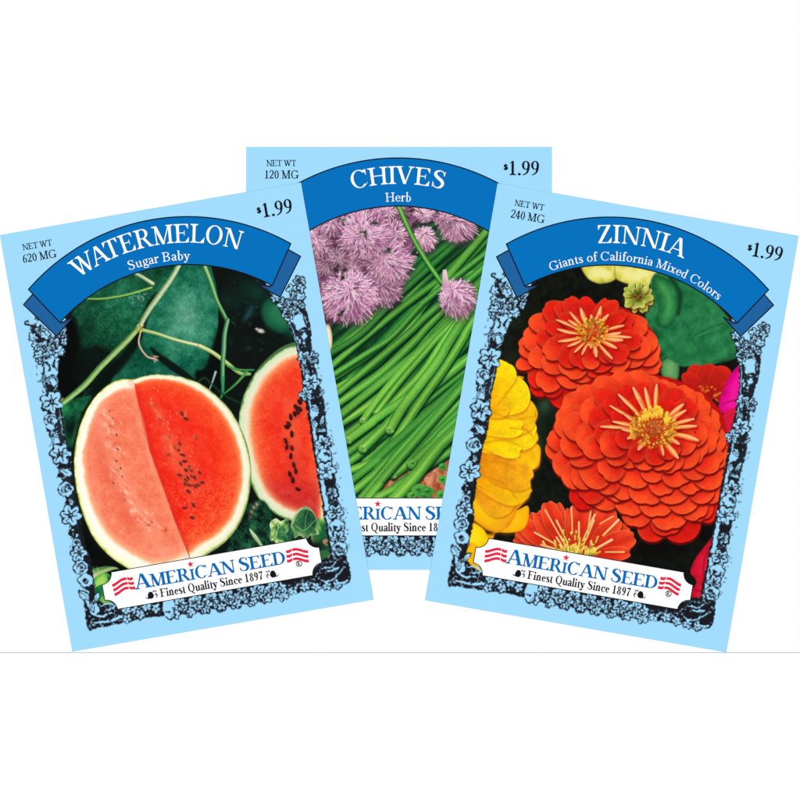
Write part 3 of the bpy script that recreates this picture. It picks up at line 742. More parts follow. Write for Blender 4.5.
def paint_chives(c):
    c.page(); R = random.Random(9)
    c.c[:] = np.array((10, 34, 18)) + c.mid[..., None] * np.array((10, 50, 22))
    # wooden board, lower right and showing through in places
    def board(x, y, d, w):
        g = np.sin((x * .9 - y * .5) * .55 + c.mid[w] * 8)
        return np.array((196, 110, 74)) + g[..., None] * np.array((22, 26, 22)) + (c.fine[w] - .5)[..., None] * np.array((60, 60, 54)) + (c.mid[w] - .5)[..., None] * np.array((60, 70, 60))
    c.poly([(375, 498), (392, 478), (412, 466), (432, 446), (470, 436), (470, 510), (375, 510)], 0, soft=2, shade=board)
    c.poly([(436, 236), (470, 226), (478, 262), (440, 300), (424, 318), (414, 300)], (150, 66, 30), soft=3, shade=lambda x, y, d, w: np.array((146, 62, 30)) + (c.fine[w] - .5)[..., None] * 60)
    for k in range(30):
        x, y = R.uniform(400, 440), R.uniform(205, 240)
        c.blob(x, y, R.uniform(3, 9), R.uniform(1.5, 4), R.uniform(0, 180), R.choice([(24, 96, 34), (40, 124, 44), (10, 52, 22)]), .7)
    # stalks: underlayer of dark ones
    def stalk(pts, w0, tone, cut=False, soft=.7, ext=True):
        k = min(tone * 1.08 + .05, 1.0) if tone > .3 else tone
        base = (26 + 106 * k, 106 + 92 * k, 42 + 24 * k); end = (22 + 66 * k, 104 + 72 * k, 46 + 14 * k)
        hi = (74 + 112 * k, 156 + 66 * k, 62 + 44 * k); dk = (6 + 52 * k, 70 + 70 * k, 36 + 10 * k)
        yl = R.uniform(-8, 14); base = (base[0] + yl, base[1] + yl * .3, base[2]); hi = (hi[0] + yl, hi[1], hi[2])
        w0 *= 1.08
        if ext:
            (xa, ya), (xb, yb) = pts[-2], pts[-1]
            q_ = 190 / math.hypot(xb - xa, yb - ya)
            pts = list(pts) + [(xb + (xb - xa) * q_, yb + (yb - ya) * q_ * .9)]
        # soft contact darkness on what lies beneath
        c.stroke([(x + .8, y + 1.8) for x, y in pts], [w0 * 1.12], (2, 36, 18), soft=2.4, a=.78)
        c.stroke(pts, [w0, w0, w0 * .96], base, end, light=hi, dark=dk, la=.45, off=-.1, streak=.06, fibre=.05, soft=soft)
        if cut:
            x, y = pts[0]; x2, y2 = pts[1]
            a = math.degrees(math.atan2(y2 - y, x2 - x))
            c.oval(x, y, w0 * .20, w0 * .50, a, (136, 186, 84)); c.blob(x - .2, y + .2, w0 * .14, w0 * .3, a, (66, 116, 44), .8); c.blob(x + .3, y - w0 * .25, 1.6, 1.0, R.uniform(0, 180), (186, 214, 130), .8); c.blob(x - .5, y + w0 * .3, 1.2, .7, 0, (90, 130, 60), .8)
    for k in range(34):
        t = R.random()
        x0 = 318 + 110 * t; y0 = 330 + 185 * t + R.uniform(-14, 14)
        L = 190; a = math.radians(R.uniform(38, 54))
        b = R.uniform(-8, 8)
        p = [(x0, y0), (x0 + L * .5 * math.cos(a) + b, y0 - L * .5 * math.sin(a) + b), (x0 + L * math.cos(a), y0 - L * math.sin(a))]
        if p[1][0] > 432 and p[1][1] > 440: continue
        stalk(p, R.uniform(4.4, 6), R.uniform(-.1, .22))
    # upper right stalks behind the small flowers
    k = lambda *a: [(400 + a[i] / 5, 140 + a[i + 1] / 5) for i in range(0, len(a), 2)]
    for pts, w, t in ((k(20, 800, 180, 640, 320, 520), 8, .2), (k(-40, 800, 120, 620, 240, 520), 8, .1), (k(60, 800, 220, 680, 440, 510), 6, .35), (k(230, 690, 330, 570, 450, 460), 6, .75),
                      (k(250, 700, 360, 640, 450, 580), 7, .62), (k(120, 820, 260, 700, 450, 640), 6.5, .55), (k(300, 760, 380, 690, 450, 660), 6, .7), (k(330, 600, 400, 540, 450, 500), 5, .3)):
        stalk(pts, w, t)
    q = lambda *a: [(320 + a[i] / 4.444, 280 + a[i + 1] / 4.444) for i in range(0, len(a), 2)]
    seq = [ # (points in a local drafting grid), width, tone, cut end
        (q(20, 350, 200, 200, 420, 0), 6.5, .35, 0), (q(30, 400, 230, 230, 500, 20), 6, .5, 0), (q(40, 450, 260, 300, 420, 170, 540, 30), 6, .62, 0),
        (q(40, 330, 180, 240, 300, 120, 380, 40), 5.5, .25, 0), (q(40, 500, 240, 380, 330, 280, 420, 170, 520, 40), 6.5, .8, 0), (q(60, 420, 200, 330, 320, 250, 440, 120, 520, 50), 5, .5, 0),
        (q(60, 560, 260, 420, 420, 270, 540, 140), 7.4, .6, 0), (q(80, 500, 260, 350, 400, 230, 540, 100), 6.5, .45, 0), (q(80, 640, 260, 520, 420, 340, 560, 180), 8.2, .68, 0),
        (q(90, 600, 300, 430, 480, 280, 560, 180), 7.4, .5, 0), (q(190, 625, 280, 500, 420, 340, 580, 190), 6.4, .78, 1), (q(250, 590, 340, 470, 460, 330, 590, 190), 5.4, .74, 1),
        (q(100, 700, 250, 590, 400, 470), 8, .45, 0), (q(262, 612, 360, 510, 470, 390, 600, 200), 7.0, .82, 1), (q(125, 710, 220, 640, 330, 560), 8, .8, 1),
        (q(120, 770, 260, 660, 400, 540), 7, .35, 0), (q(190, 748, 290, 650, 380, 570), 8.4, .75, 1), (q(330, 790, 480, 620, 660, 420), 7.4, .42, 0),
        (q(300, 800, 440, 640, 680, 360), 6.6, .32, 0), (q(420, 560, 540, 440, 680, 260), 6.5, .30, 0), (q(440, 620, 560, 480, 690, 330), 6.5, .4, 0),
        (q(310, 665, 370, 560, 440, 470, 530, 350, 620, 200), 8.6, .74, 1), (q(380, 520, 480, 420, 580, 300, 660, 200), 6.6, .66, 0), (q(400, 560, 520, 420, 620, 310, 680, 220), 6.2, .5, 0),
        (q(290, 775, 380, 640, 460, 520, 560, 380, 640, 250, 680, 180), 7.6, .72, 1), (q(350, 830, 480, 700, 600, 560, 680, 450), 8.6, .52, 0), (q(330, 700, 480, 560, 690, 330), 6, .36, 0),
        (q(200, 800, 290, 720, 350, 640), 6.6, .4, 0), (q(100, 830, 220, 740, 300, 670), 7, .6, 0), (q(120, 850, 240, 800, 330, 720), 7, .7, 1), (q(370, 900, 500, 760, 610, 640, 690, 560), 8.6, .66, 0),
        (q(420, 880, 560, 720, 690, 560), 7, .5, 0)]
    seq.sort(key=lambda e: e[3])
    for pts, w, tone, cut in seq: stalk(pts, w, tone, bool(cut))
    g = lambda *a: [(330 + a[i] / 5.333, 430 + a[i + 1] / 5.333) for i in range(0, len(a), 2)]
    c.poly(g(440, 190, 520, 130, 660, 70, 660, 400, 400, 400, 470, 250), 0, soft=2, smooth=0, shade=board)
    c.poly(g(230, 350, 290, 290, 420, 215, 440, 250, 370, 340, 330, 370), 0, soft=2, smooth=0, shade=board)
    c.blob(415, 482, 10, 3, -50, (236, 176, 150), .6); c.blob(432, 476, 4, 12, 20, (240, 190, 166), .5); c.blob(384, 487, 10, 2.5, -40, (150, 70, 40), .6)
    stalk(g(100, 280, 250, 160, 330, 80), 7.5, .45); stalk(g(120, 330, 240, 230, 340, 130), 7.5, .62); stalk(g(150, 380, 300, 200, 420, 60), 7.0, .5)
    stalk(g(310, 215, 440, 110, 560, -20), 7.4, .62, True); stalk(g(335, 235, 470, 130, 620, -30), 8.6, .6, True); stalk(g(190, 375, 260, 290, 330, 200), 7.5, .66)
    stalk(g(430, 185, 560, 60, 680, -60), 8, .46, True)
    stalk(g(520, 190, 600, 130, 680, 90), 8.0, .25); stalk(g(250, 360, 340, 310, 440, 240), 7.5, .62); stalk(g(330, 380, 450, 250, 560, 110, 680, -10), 11, .7)
    for x, y, w, h in ((600, 195, 22, 20), (598, 262, 22, 24), (440, 175, 18, 20), (470, 315, 40, 26), (520, 325, 36, 24), (440, 345, 30, 18), (590, 345, 24, 26), (500, 350, 40, 14)):
        px, py = 330 + x / 5.333, 430 + y / 5.333
        c.blob(px + 1, py + 1.5, w / 4.4, h / 4.4, 0, (60, 24, 12), .6)
        c.oval(px, py, w / 5.333, h / 5.333, R.uniform(-30, 30), R.choice([(60, 150, 56), (84, 170, 66)])); c.blob(px + .3, py + .4, w / 10.5, h / 11, R.uniform(-60, 60), (20, 84, 34), .85); c.blob(px - 1, py - 1.4, 1.8, .8, 0, (140, 206, 110), .8)
    c.blob(330, 322, 5, 6, 0, (26, 50, 22), .9); c.blob(336, 332, 10, 6, -20, (12, 44, 18), .8)
    # white bit at the left edge
    c.poly([(318, 316), (327, 320), (332, 334), (331, 350), (322, 356), (312, 340)], (250, 240, 214), shade=lambda x, y, d, w: stops(-d, [0, 2, 6], [(196, 164, 110), (248, 232, 196), (255, 250, 236)]))
    # flowers
    c.poly([(296, 196), (430, 196), (420, 220), (412, 250), (400, 292), (378, 304), (340, 322), (318, 318), (296, 260)], (92, 44, 84), soft=3,
           shade=lambda x, y, d, w: stops(c.mid[w], [.3, .5, .7], [(48, 44, 40), (140, 84, 124), (176, 114, 160)]))
    for x, y, r, dim, sq, ln in ((424, 213, 12, .92, .9, (0, 2)), (398, 213, 14, .5, .9, (0, 0)), (388, 207, 16, .98, .9, (0, 3)), (360, 206, 13, .86, .9, (0, 0)), (376, 219, 12, .96, .9, (0, 0)), (326, 262, 19, .72, .9, (0, 0)), (314, 240, 19, .92, 1, (4, 0)),
                                 (332, 224, 15, .93, 1, (0, 0)), (322, 302, 20, .80, 1, (0, 0)), (352, 268, 16, .82, .9, (0, 0)), (372, 262, 14, .86, .9, (0, 0)), (394, 234, 17, .93, .9, (0, 0)), (338, 258, 12, .7, .9, (0, 0)), (384, 288, 21, .88, 1, (-3, -5)), (390, 262, 25, .98, 1, (-6, -4)), (363, 234, 28, 1.0, .96, (0, 2)), (350, 298, 30, 1.03, .95, (0, -10)),
                                 (458, 226, 21, .95, .92, (-6, -8)), (444, 218, 12, .8, .9, (0, 0)), (425, 240, 13, 1.0, 1.15, (-2, -6))):
        chive_flower(c, x, y, r, int(x * 7 + y), dim, sq, lean=ln)
    for x, y in ((341, 222), (344, 272), (342, 278), (388, 252), (374, 222), (336, 268), (364, 234), (340, 314)):
        for z in range(5): c.blob(x + R.uniform(-3, 3), y + R.uniform(-3, 3), 2.2, 1.4, R.uniform(0, 180), (22, 40, 24), .8)
    stalk(k(-8, 330, 60, 480, 130, 600, 205, 710), 4.2, .62, ext=False); c.stroke(k(-6, 334, 58, 482, 128, 602, 203, 708), [1.2], (150, 200, 120), a=.5)
    chive_flower(c, 458, 299, 20, 77, 1.0, 1.05, lean=(-6, -10))
    for z in range(16): c.stroke([(445 + R.uniform(-2, 2), 272 + R.uniform(-2, 3)), (446 + R.uniform(-4, 5), 290 + R.uniform(-6, 4))], [1.4, 2.2, .8], R.choice([(236, 206, 214), (214, 170, 186), (246, 230, 226)]), (206, 150, 180), a=.8, curve=False)
# ------------------------------------------------------------------ printed photograph: zinnias
def paint_zinnia(c):
    c.page(); R = random.Random(21)
    c.c[:] = np.array((9, 10, 7)) + (c.mid[..., None] - .3) * np.array((20, 30, 16))
    for x, y, rx, ry, rot, col, a in ((560, 330, 30, 22, 0, (12, 22, 12), .8), (540, 420, 12, 26, 0, (18, 36, 22), .8), (545, 405, 9, 12, 30, (60, 100, 66), .6), (538, 442, 6, 14, -20, (56, 90, 62), .45), (510, 360, 16, 20, 0, (34, 42, 26), .6),
                                      (530, 490, 14, 20, 0, (18, 20, 12), .8), (520, 520, 14, 12, 0, (22, 30, 14), .7), (656, 545, 40, 22, 0, (4, 5, 4), .95), (700, 530, 24, 14, 0, (5, 5, 5), .9), (512, 322, 14, 9, 0, (26, 34, 20), .8)):
        c.blob(x, y, rx, ry, rot, col, a)
    q = lambda X, Y: (480 + X / 4.444, 180 + Y / 4.444)
    p2 = lambda X, Y: (640 + X / 5, 200 + Y / 5)
    p8 = lambda X, Y: (600 + X / 4.444, 340 + Y / 4.444)
    # yellow bloom behind the ribbon
    def yel(x, y, d, w): return stops(-d + (c.mid[w] - .5) * 14, [0, 4, 10], [(206, 196, 70), (232, 222, 110), (240, 234, 150)])
    c.poly([q(450, 380), q(520, 370), q(600, 380), q(600, 440), q(540, 462), q(480, 440)], 0, soft=2.4, shade=yel)
    c.poly([q(560, 380), q(700, 370), q(860, 400), q(800, 450), q(700, 470), q(620, 450), q(590, 420)], 0, soft=2.4, shade=yel)
    c.stroke([q(596, 380), q(600, 440)], [1, 2], (140, 140, 40), soft=3, a=.7); c.blob(*q(560, 470), 8, 4, 0, (10, 20, 10), .7)
    # green leaves right
    def leaf(x, y, d, w):
        v = np.sin((x * .35 + y * .9) * .42 + 1.0)
        return np.array((34, 116, 66)) + np.stack([v * 4, v * 5, v * 3], -1) + (c.mid[w] - .5)[..., None] * np.array((40, 50, 40)) + (sm((x - 690) / 50) * sm((340 - y) / 60))[..., None] * np.array((16, 30, 20))
    c.poly([p2(70, 370), p2(240, 420), p2(330, 470), p2(440, 590), p2(500, 700), p2(480, 790), p2(300, 830), p2(140, 820), p2(40, 740), p2(20, 640)], 0, soft=3, shade=leaf)
    c.poly([p2(70, 640), p2(120, 700), p2(300, 740), p2(140, 810), p2(90, 800), p2(30, 720)], (10, 50, 28), soft=8, a=.6)
    c.stroke([p2(110, 790), p2(240, 700), p2(400, 640)], [1.2, 1.6, 1], (70, 150, 96), soft=2, a=.55)
    for ax, ay, bx, by, ex, ey in ((190, 730, 230, 640, 330, 570), (250, 700, 310, 620, 400, 580), (190, 735, 300, 750, 420, 740)): c.stroke([p2(ax, ay), p2(bx, by), p2(ex, ey)], [.8, 1.2, .6], (22, 96, 54), soft=3, a=.4)
    for ax, ay, bx, by, ex, ey in ((140, 770, 200, 690, 240, 560), (190, 735, 270, 650, 320, 530), (240, 705, 330, 650, 410, 620), (150, 775, 280, 770, 400, 720), (170, 755, 320, 720, 470, 690)):
        c.stroke([p2(ax, ay), p2(bx, by), p2(ex, ey)], [.8, 1.3, .6], (14, 78, 42), soft=2.2, a=.6); c.stroke([p2(ax, ay + 6), p2(bx, by + 6), p2(ex, ey + 6)], [.6, 1.0, .5], (84, 160, 108), soft=2.2, a=.45)
    c.poly([p2(70, 380), p2(140, 400), p2(190, 460), p2(190, 560), p2(140, 640), p2(80, 620), p2(90, 520), p2(60, 440)], (44, 130, 70), soft=3, shade=lambda x, y, d, w: stops(-d + (c.mid[w] - .5) * 6, [0, 5, 10], [(18, 84, 44), (40, 124, 62), (64, 150, 80)]))
    c.stroke([p2(150, 390), p2(200, 470), p2(190, 570)], [3, 4, 3], (8, 40, 24), soft=4, a=.7)
    c.poly([p8(270, 100), p8(330, 70), p8(350, 110), p8(340, 180), p8(280, 170)], (88, 150, 84), soft=2, shade=lambda x, y, d, w: stops(-d, [0, 3, 8], [(50, 110, 60), (84, 148, 84), (110, 168, 100)]))
    c.poly([p8(240, 0), p8(420, -10), p8(610, -40), p8(615, 70), p8(480, 100), p8(360, 110), p8(290, 70)], 0, soft=2, shade=leaf)
    c.blob(*p8(570, 118), 16, 8, -10, (8, 10, 8), .95)
    # green bud
    c.blob(*q(700, 530), 15, 15, 0, (70, 100, 30), .9, 2)
    for k in range(46):
        a = R.uniform(0, 6.283); r1 = R.uniform(9, 18)
        c.petal(638 + math.cos(a) * r1 * .25, 297 + math.sin(a) * r1 * .3, 638 + math.cos(a) * r1, 297 + math.sin(a) * r1 * .95, R.uniform(4, 6.5), (110, 130, 30), R.choice([(196, 210, 80), (170, 190, 60), (214, 220, 110)]), rim=(226, 226, 130), shadow=.4)
    for k in range(16):
        a = R.uniform(0, 6.283); r1 = R.uniform(2, 7)
        c.petal(638, 294, 638 + math.cos(a) * r1, 294 + math.sin(a) * r1, 3, (90, 90, 24), R.choice([(150, 160, 50), (120, 120, 40)]), shadow=.3)
    c.blob(638, 293, 3.2, 2.6, 0, (70, 60, 20), .7)
    reds = [(240, 56, 18), (244, 70, 24), (234, 44, 18), (248, 84, 34)]
    deep = [(176, 14, 10), (198, 22, 12), (160, 10, 10)]
    # dark red bloom behind right
    for bx, by, tx, ty, w in ((712, 396, 690, 366, 20), (712, 398, 706, 364, 24), (714, 398, 724, 366, 22), (712, 398, 682, 374, 14), (716, 400, 738, 384, 20)):
        c.petal(bx, by, tx, ty, w, (150, 14, 10), (206, 34, 20), rim=(224, 60, 36), shadow=.5, soft=1.4)
    c.poly([(728, 378), (742, 366), (750, 400), (742, 424), (728, 416), (718, 408)], (226, 0, 132), soft=1.4, shade=lambda x, y, d, w: stops(-d + (c.mid[w] - .5) * 6, [0, 4, 9], [(196, 0, 110), (226, 0, 132), (240, 20, 150)]))
    c.stroke([(722, 404), (734, 400), (746, 398)], [1.4], (170, 0, 90), soft=2, a=.8)
    c.poly([(722, 416), (742, 408), (736, 440), (728, 446)], (214, 20, 60), soft=2)
    for k in range(16): c.blob(R.uniform(698, 722), R.uniform(386, 400), R.uniform(1.4, 3), 1.2, R.uniform(0, 180), R.choice([(246, 150, 40), (236, 110, 30), (250, 180, 60)]), .8)
    # red petal lower right
    c.poly([(716, 536), (704, 546), (694, 560), (690, 572), (696, 582), (690, 594), (700, 606), (716, 606), (724, 570)], (206, 14, 46), soft=1.2, shade=lambda x, y, d, w: stops(-d + (c.mid[w] - .5) * 8, [0, 2, 8], [(150, 8, 26), (196, 12, 40), (224, 24, 60)]))
    c.stroke([(712, 545), (704, 560), (702, 590)], [1.6, 2, 2], (150, 6, 26), soft=2.5, a=.7); c.stroke([(696, 590), (710, 592), (720, 590)], [1.6], (130, 6, 24), soft=2, a=.7)

    def petals(items, cx, cy, X0, Y0, k, seed):
        """items: tip x, tip y, width, length, tone (0 deep red .. 1 bright orange) on a drafting grid; each petal points away from the heart"""
        r = random.Random(seed)
        for it in items:
            x, y, w, L, t = it[:5]
            if k > 4.2 and y < 260: w *= .84; y -= 4
            tx, ty, w, L = X0 + x / k, Y0 + y / k, w / k, L / k
            if len(it) > 5: a = math.radians(it[5])
            else: a = math.atan2(ty - cy, tx - cx) + r.uniform(-.12, .12)
            bx, by = tx - math.cos(a) * L, ty - math.sin(a) * L
            t += r.uniform(-.08, .08)
            ct = np.array((226, 22, 14)) * (1 - t) + np.array((248, 58, 28)) * t
            cb = np.array((150, 4, 8)) * (1 - t) + np.array((210, 14, 14)) * t
            rim = np.array((232, 52, 26)) * (1 - t) + np.array((255, 122, 52)) * t
            c.petal(bx, by, tx, ty, w * r.uniform(.9, 1.12), cb, ct, rim=rim, shadow=.92, sh=(.3, 2.6), tipc=(255, 74 + 14 * t, 34) if t > .5 else None, wide=r.uniform(.44, .58), vein=.035, rimw=2.6, rima=.26, edge=tuple(ct * .5 + np.array((255, 112, 52)) * .5 * (.6 + .4 * t)) if t > .3 else None, base=.62, shcol=(112, 4, 5), notch=r.uniform(.03, .06) if r.random() < .5 else 0, soft=1.2)
    def rays(cx, cy, items, seed, s0=.30):
        r = random.Random(seed)
        for (x1, y1, w) in items:
            f = r.uniform(.80, .98); x1 = cx + (x1 - cx) * f + r.uniform(-1.2, 1.2); y1 = cy + (y1 - cy) * f + r.uniform(-1.2, 1.2); w *= r.uniform(.8, 1.1)
            x0, y0 = cx + (x1 - cx) * s0, cy + (y1 - cy) * s0
            c.stroke([(x0 + .6, y0 + 1.6), (x1 + .6, y1 + 1.6)], [w * .5, w * 1.2], (150, 8, 6), soft=2.6, a=.5, curve=False)
            c.stroke([(x0, y0), ((x0 + x1) / 2 + r.uniform(-1, 1), (y0 + y1) / 2 + r.uniform(-1, 1)), (x1, y1)], [w * .5, w * .95, w * 1.15, w * .5], (250, 160, 40), (253, 172, 116), light=(255, 214, 164), dark=(240, 104, 50), la=.75)
    def disc(cx, cy, rx, ry, n, seed):
        r = random.Random(seed)
        c.blob(cx, cy, rx * 1.15, ry * 1.15, 0, (190, 60, 14), .85, 2)
        for k in range(n):
            a = r.uniform(0, 6.283); q1 = math.sqrt(r.random())
            x, y = cx + math.cos(a) * q1 * rx, cy + math.sin(a) * q1 * ry
            cl = r.choice([(250, 190, 50), (246, 164, 40), (236, 130, 30), (252, 210, 90), (200, 100, 24), (150, 110, 30), (230, 170, 50)])
            if q1 < .42: cl = r.choice([(206, 110, 50), (190, 90, 44), (226, 130, 60), (214, 150, 60), (170, 110, 50)])
            c.stroke([(x, y), (x + math.cos(a) * r.uniform(1, 4) * q1, y + math.sin(a) * r.uniform(1, 3) * q1 - 1)], [1.3, 2.0], [v * .82 for v in cl], cl, a=.95, curve=False)
            if r.random() < .22: c.blob(x + r.uniform(-1, 1), y + r.uniform(0, 2), 1, .8, 0, (110, 40, 8), .7)
    # ---- bloom at the top
    A0 = (500, 270, 4.444)
    c.poly([(x / 4.444 + 500, y / 4.444 + 270) for x, y in ((110, 440), (100, 320), (200, 180), (300, 150), (520, 160), (650, 240), (700, 330), (700, 460), (600, 480), (400, 520), (300, 560), (180, 520))], (190, 18, 12), soft=2)
    petals([(255, 612, 120, 130, .12), (310, 590, 110, 120, .1), (140, 545, 100, 130, .2), (205, 560, 90, 120, .2), (130, 505, 100, 130, .4),
            (178, 532, 112, 150, .78), (275, 515, 118, 150, .72), (350, 500, 110, 130, .55), (430, 480, 110, 130, .5), (520, 490, 120, 130, .5), (610, 480, 120, 130, .6), (680, 470, 110, 130, .65), (715, 440, 110, 140, .7), (712, 380, 110, 150, .7), (70, 430, 70, 130, .75),
            (75, 345, 110, 190, .7), (95, 300, 120, 200, .75), (125, 232, 130, 220, .7), (190, 165, 120, 190, .45), (245, 150, 100, 180, .4), (700, 320, 120, 200, .6), (660, 250, 130, 200, .5), (590, 215, 110, 190, .4),
            (300, 122, 110, 190, .42), (372, 122, 100, 190, .35), (480, 128, 90, 180, .38), (520, 142, 80, 180, .5), (560, 190, 80, 170, .35),
            (125, 405, 110, 200, .8), (190, 440, 120, 170, .72), (290, 475, 130, 160, .66), (640, 405, 130, 190, .62), (560, 440, 120, 160, .5), (470, 450, 110, 140, .42), (670, 360, 120, 190, .6),
            (160, 300, 100, 170, .5), (200, 250, 100, 170, .42), (260, 205, 80, 140, .3), (600, 270, 90, 150, .34), (630, 320, 90, 150, .4), (190, 380, 110, 170, .55), (270, 420, 110, 140, .45), (340, 435, 100, 120, .4), (400, 442, 90, 110, .62), (500, 410, 90, 120, .4), (570, 390, 100, 140, .45)],
           592, 336, *A0, 5)
    gA = lambda X, Y: (500 + X / 4.444, 270 + Y / 4.444)
    rays(591, 336, [gA(x, y) + (w,) for x, y, w in ((222, 210, 3.0), (275, 210, 3.6), (248, 260, 3.8), (240, 318, 4.0), (300, 165, 3.0), (350, 165, 4.4), (300, 345, 3.4), (325, 372, 3), (400, 190, 4), (455, 150, 4), (440, 190, 3.4), (478, 200, 3.6), (570, 235, 3.6),
                                               (545, 275, 3.4), (615, 300, 3.8), (560, 320, 3.6), (520, 350, 4.0), (505, 400, 3.4), (432, 395, 4.6), (400, 360, 3.6), (340, 240, 3.2), (500, 255, 3.4), (360, 385, 3))], 3)
    disc(592, 333, 14, 12, 120, 8)
    c.blob(591, 332, 5, 3.4, 0, (226, 110, 40), .7)
    # ---- bloom below, facing up
    E = lambda X, Y: (500 + X / 5.333, 490 + Y / 5.333)
    for bx, by, tx, ty, w in ((330, 360, 66, 250, 80), (330, 350, 150, 120, 80), (345, 330, 300, 60, 80), (420, 330, 520, 70, 90), (440, 340, 690, 190, 90), (330, 355, 80, 210, 80), (330, 350, 100, 160, 100), (420, 350, 560, 330, 60), (330, 340, 190, 110, 95), (340, 330, 245, 55, 105), (380, 330, 365, 88, 55), (400, 330, 440, 42, 120), (440, 340, 600, 90, 120), (440, 345, 640, 150, 100), (430, 350, 725, 245, 120), (440, 360, 700, 330, 80)):
        c.petal(*E(bx, by), *E(tx, ty), w / 5.333, (190, 44, 16), R.choice([(240, 54, 26), (234, 44, 24), (244, 64, 30)]), rim=(254, 160, 110), shadow=.7, ridge=(200, 20, 14), rimw=.8, notch=.05, wide=.62, base=.3, shcol=(90, 6, 4), tipc=(250, 84, 40))
    for x0, y0, x, y, w in ((350, 300, 240, 105, 3), (360, 280, 300, 160, 3.6), (300, 290, 185, 225, 3.6), (385, 230, 380, 90, 3), (440, 270, 505, 130, 4), (465, 230, 490, 60, 3), (530, 180, 600, 140, 2.6), (550, 240, 630, 160, 5), (480, 330, 595, 265, 5), (560, 330, 660, 330, 3), (420, 300, 420, 170, 3.6), (320, 320, 220, 290, 4), (345, 320, 300, 250, 3.4), (460, 260, 500, 160, 3.4)):
        p, q1 = E(x0, y0), E(x, y)
        c.stroke([p, q1], [w * .5, w, w * .6], (226, 180, 70), (250, 190, 140), light=(255, 232, 190), dark=(226, 120, 60), curve=False)
    for k in range(110):
        x, y = 575 + R.gauss(0, 10), 556 - abs(R.gauss(0, 6.5))
        c.stroke([(x, y), (x + (x - 575) * .12, y - R.uniform(1.5, 6))], [1.3, 1.8], R.choice([(206, 196, 60), (240, 214, 90), (160, 130, 30), (120, 130, 40)]), R.choice([(252, 226, 110), (236, 196, 70)]), curve=False)
    # ---- the large bloom
    B0 = (535, 360, 4.0)
    c.poly([(535 + x / 4, 360 + y / 4) for x, y in ((60, 400), (50, 340), (100, 200), (180, 110), (300, 60), (480, 60), (640, 110), (750, 220), (770, 400), (740, 560), (660, 640), (560, 680), (460, 690), (340, 600), (200, 540), (110, 460))], (186, 16, 12), soft=3)
    petals([(150, 580, 110, 130, .02), (740, 600, 90, 110, .05), (600, 728, 160, 160, .18), (720, 640, 100, 110, .2), (460, 726, 130, 150, .45), (540, 700, 120, 120, .3), (395, 668, 130, 140, .55), (680, 640, 110, 120, .5), (240, 588, 130, 150, .6), (190, 560, 100, 120, .5),
            (550, 680, 138, 150, .82), (660, 636, 118, 130, .7), (365, 622, 130, 140, .75), (300, 560, 120, 130, .6), (745, 556, 110, 130, .6),
            (40, 350, 100, 150, .7, 190), (48, 300, 90, 140, .62, 205), (75, 440, 110, 140, .72), (110, 486, 120, 140, .68), (150, 490, 110, 130, .6), (490, 630, 130, 140, .8), (620, 608, 124, 130, .8), (700, 560, 110, 120, .6),
            (315, 552, 136, 140, .78), (250, 520, 100, 120, .6), (190, 482, 130, 140, .8), (440, 580, 138, 140, .85), (560, 575, 116, 130, .78), (650, 530, 120, 130, .72), (740, 500, 120, 140, .7),
            (775, 400, 130, 170, .72), (765, 320, 130, 190, .72), (745, 240, 140, 210, .7), (690, 150, 150, 220, .62), (620, 105, 130, 210, .6), (540, 78, 130, 210, .55), (460, 62, 130, 220, .6), (380, 46, 140, 230, .66), (300, 52, 140, 230, .62), (225, 84, 140, 230, .66), (150, 128, 140, 220, .7), (100, 175, 140, 210, .72), (72, 240, 140, 210, .74),
            (130, 395, 110, 140, .72), (100, 350, 110, 140, .7), (370, 508, 134, 140, .82), (265, 465, 104, 120, .75), (520, 542, 118, 120, .78), (470, 490, 110, 120, .72), (595, 500, 126, 130, .72), (690, 455, 130, 140, .7), (745, 420, 120, 150, .68),
            (110, 260, 120, 190, .66), (180, 190, 130, 190, .6), (240, 130, 120, 190, .5), (700, 230, 130, 190, .6), (735, 330, 130, 180, .66), (160, 310, 130, 170, .62), (190, 362, 110, 130, .74), (680, 390, 130, 160, .62),
            (340, 418, 110, 120, .66), (285, 400, 90, 110, .6), (640, 420, 120, 140, .6), (565, 445, 110, 120, .6), (510, 445, 110, 110, .58),
            (215, 215, 110, 170, .4), (275, 150, 100, 170, .32), (340, 105, 100, 180, .3), (420, 90, 100, 180, .28), (500, 90, 110, 180, .3), (575, 115, 110, 170, .34), (640, 165, 100, 160, .4), (690, 300, 110, 150, .5), (640, 260, 100, 140, .36), (235, 290, 110, 150, .42), (255, 345, 110, 130, .5), (640, 350, 110, 130, .46), (300, 210, 80, 130, .2), (380, 150, 80, 140, .18), (460, 150, 80, 140, .16), (540, 160, 80, 140, .18), (600, 220, 80, 130, .24), (320, 320, 90, 100, .34),
            (425, 440, 96, 110, .55), (380, 400, 80, 90, .4), (490, 420, 90, 90, .42), (560, 390, 90, 100, .4)],
           655, 432, *B0, 12)
    gB = lambda X, Y: (535 + X / 4, 360 + Y / 4)
    rays(654, 430, [gB(x, y) + (w,) for x, y, w in ((270, 165, 3.2), (325, 130, 4.2), (380, 80, 4.4), (440, 105, 4.4), (490, 90, 4.2), (610, 160, 4.4), (605, 195, 3.6), (575, 230, 3.4), (670, 228, 3.6), (650, 265, 4.2), (675, 330, 5.0), (600, 345, 4.4), (588, 418, 5.0), (510, 392, 3.6),
                                              (398, 366, 5.0), (360, 318, 4.4), (350, 270, 3.8), (258, 268, 4.2), (340, 280, 4.6), (275, 235, 3.8), (335, 210, 3.8), (420, 180, 3.8), (395, 140, 3.4), (540, 300, 3.8), (560, 260, 3.2))], 4)
    disc(653, 429, 22, 18, 250, 9)
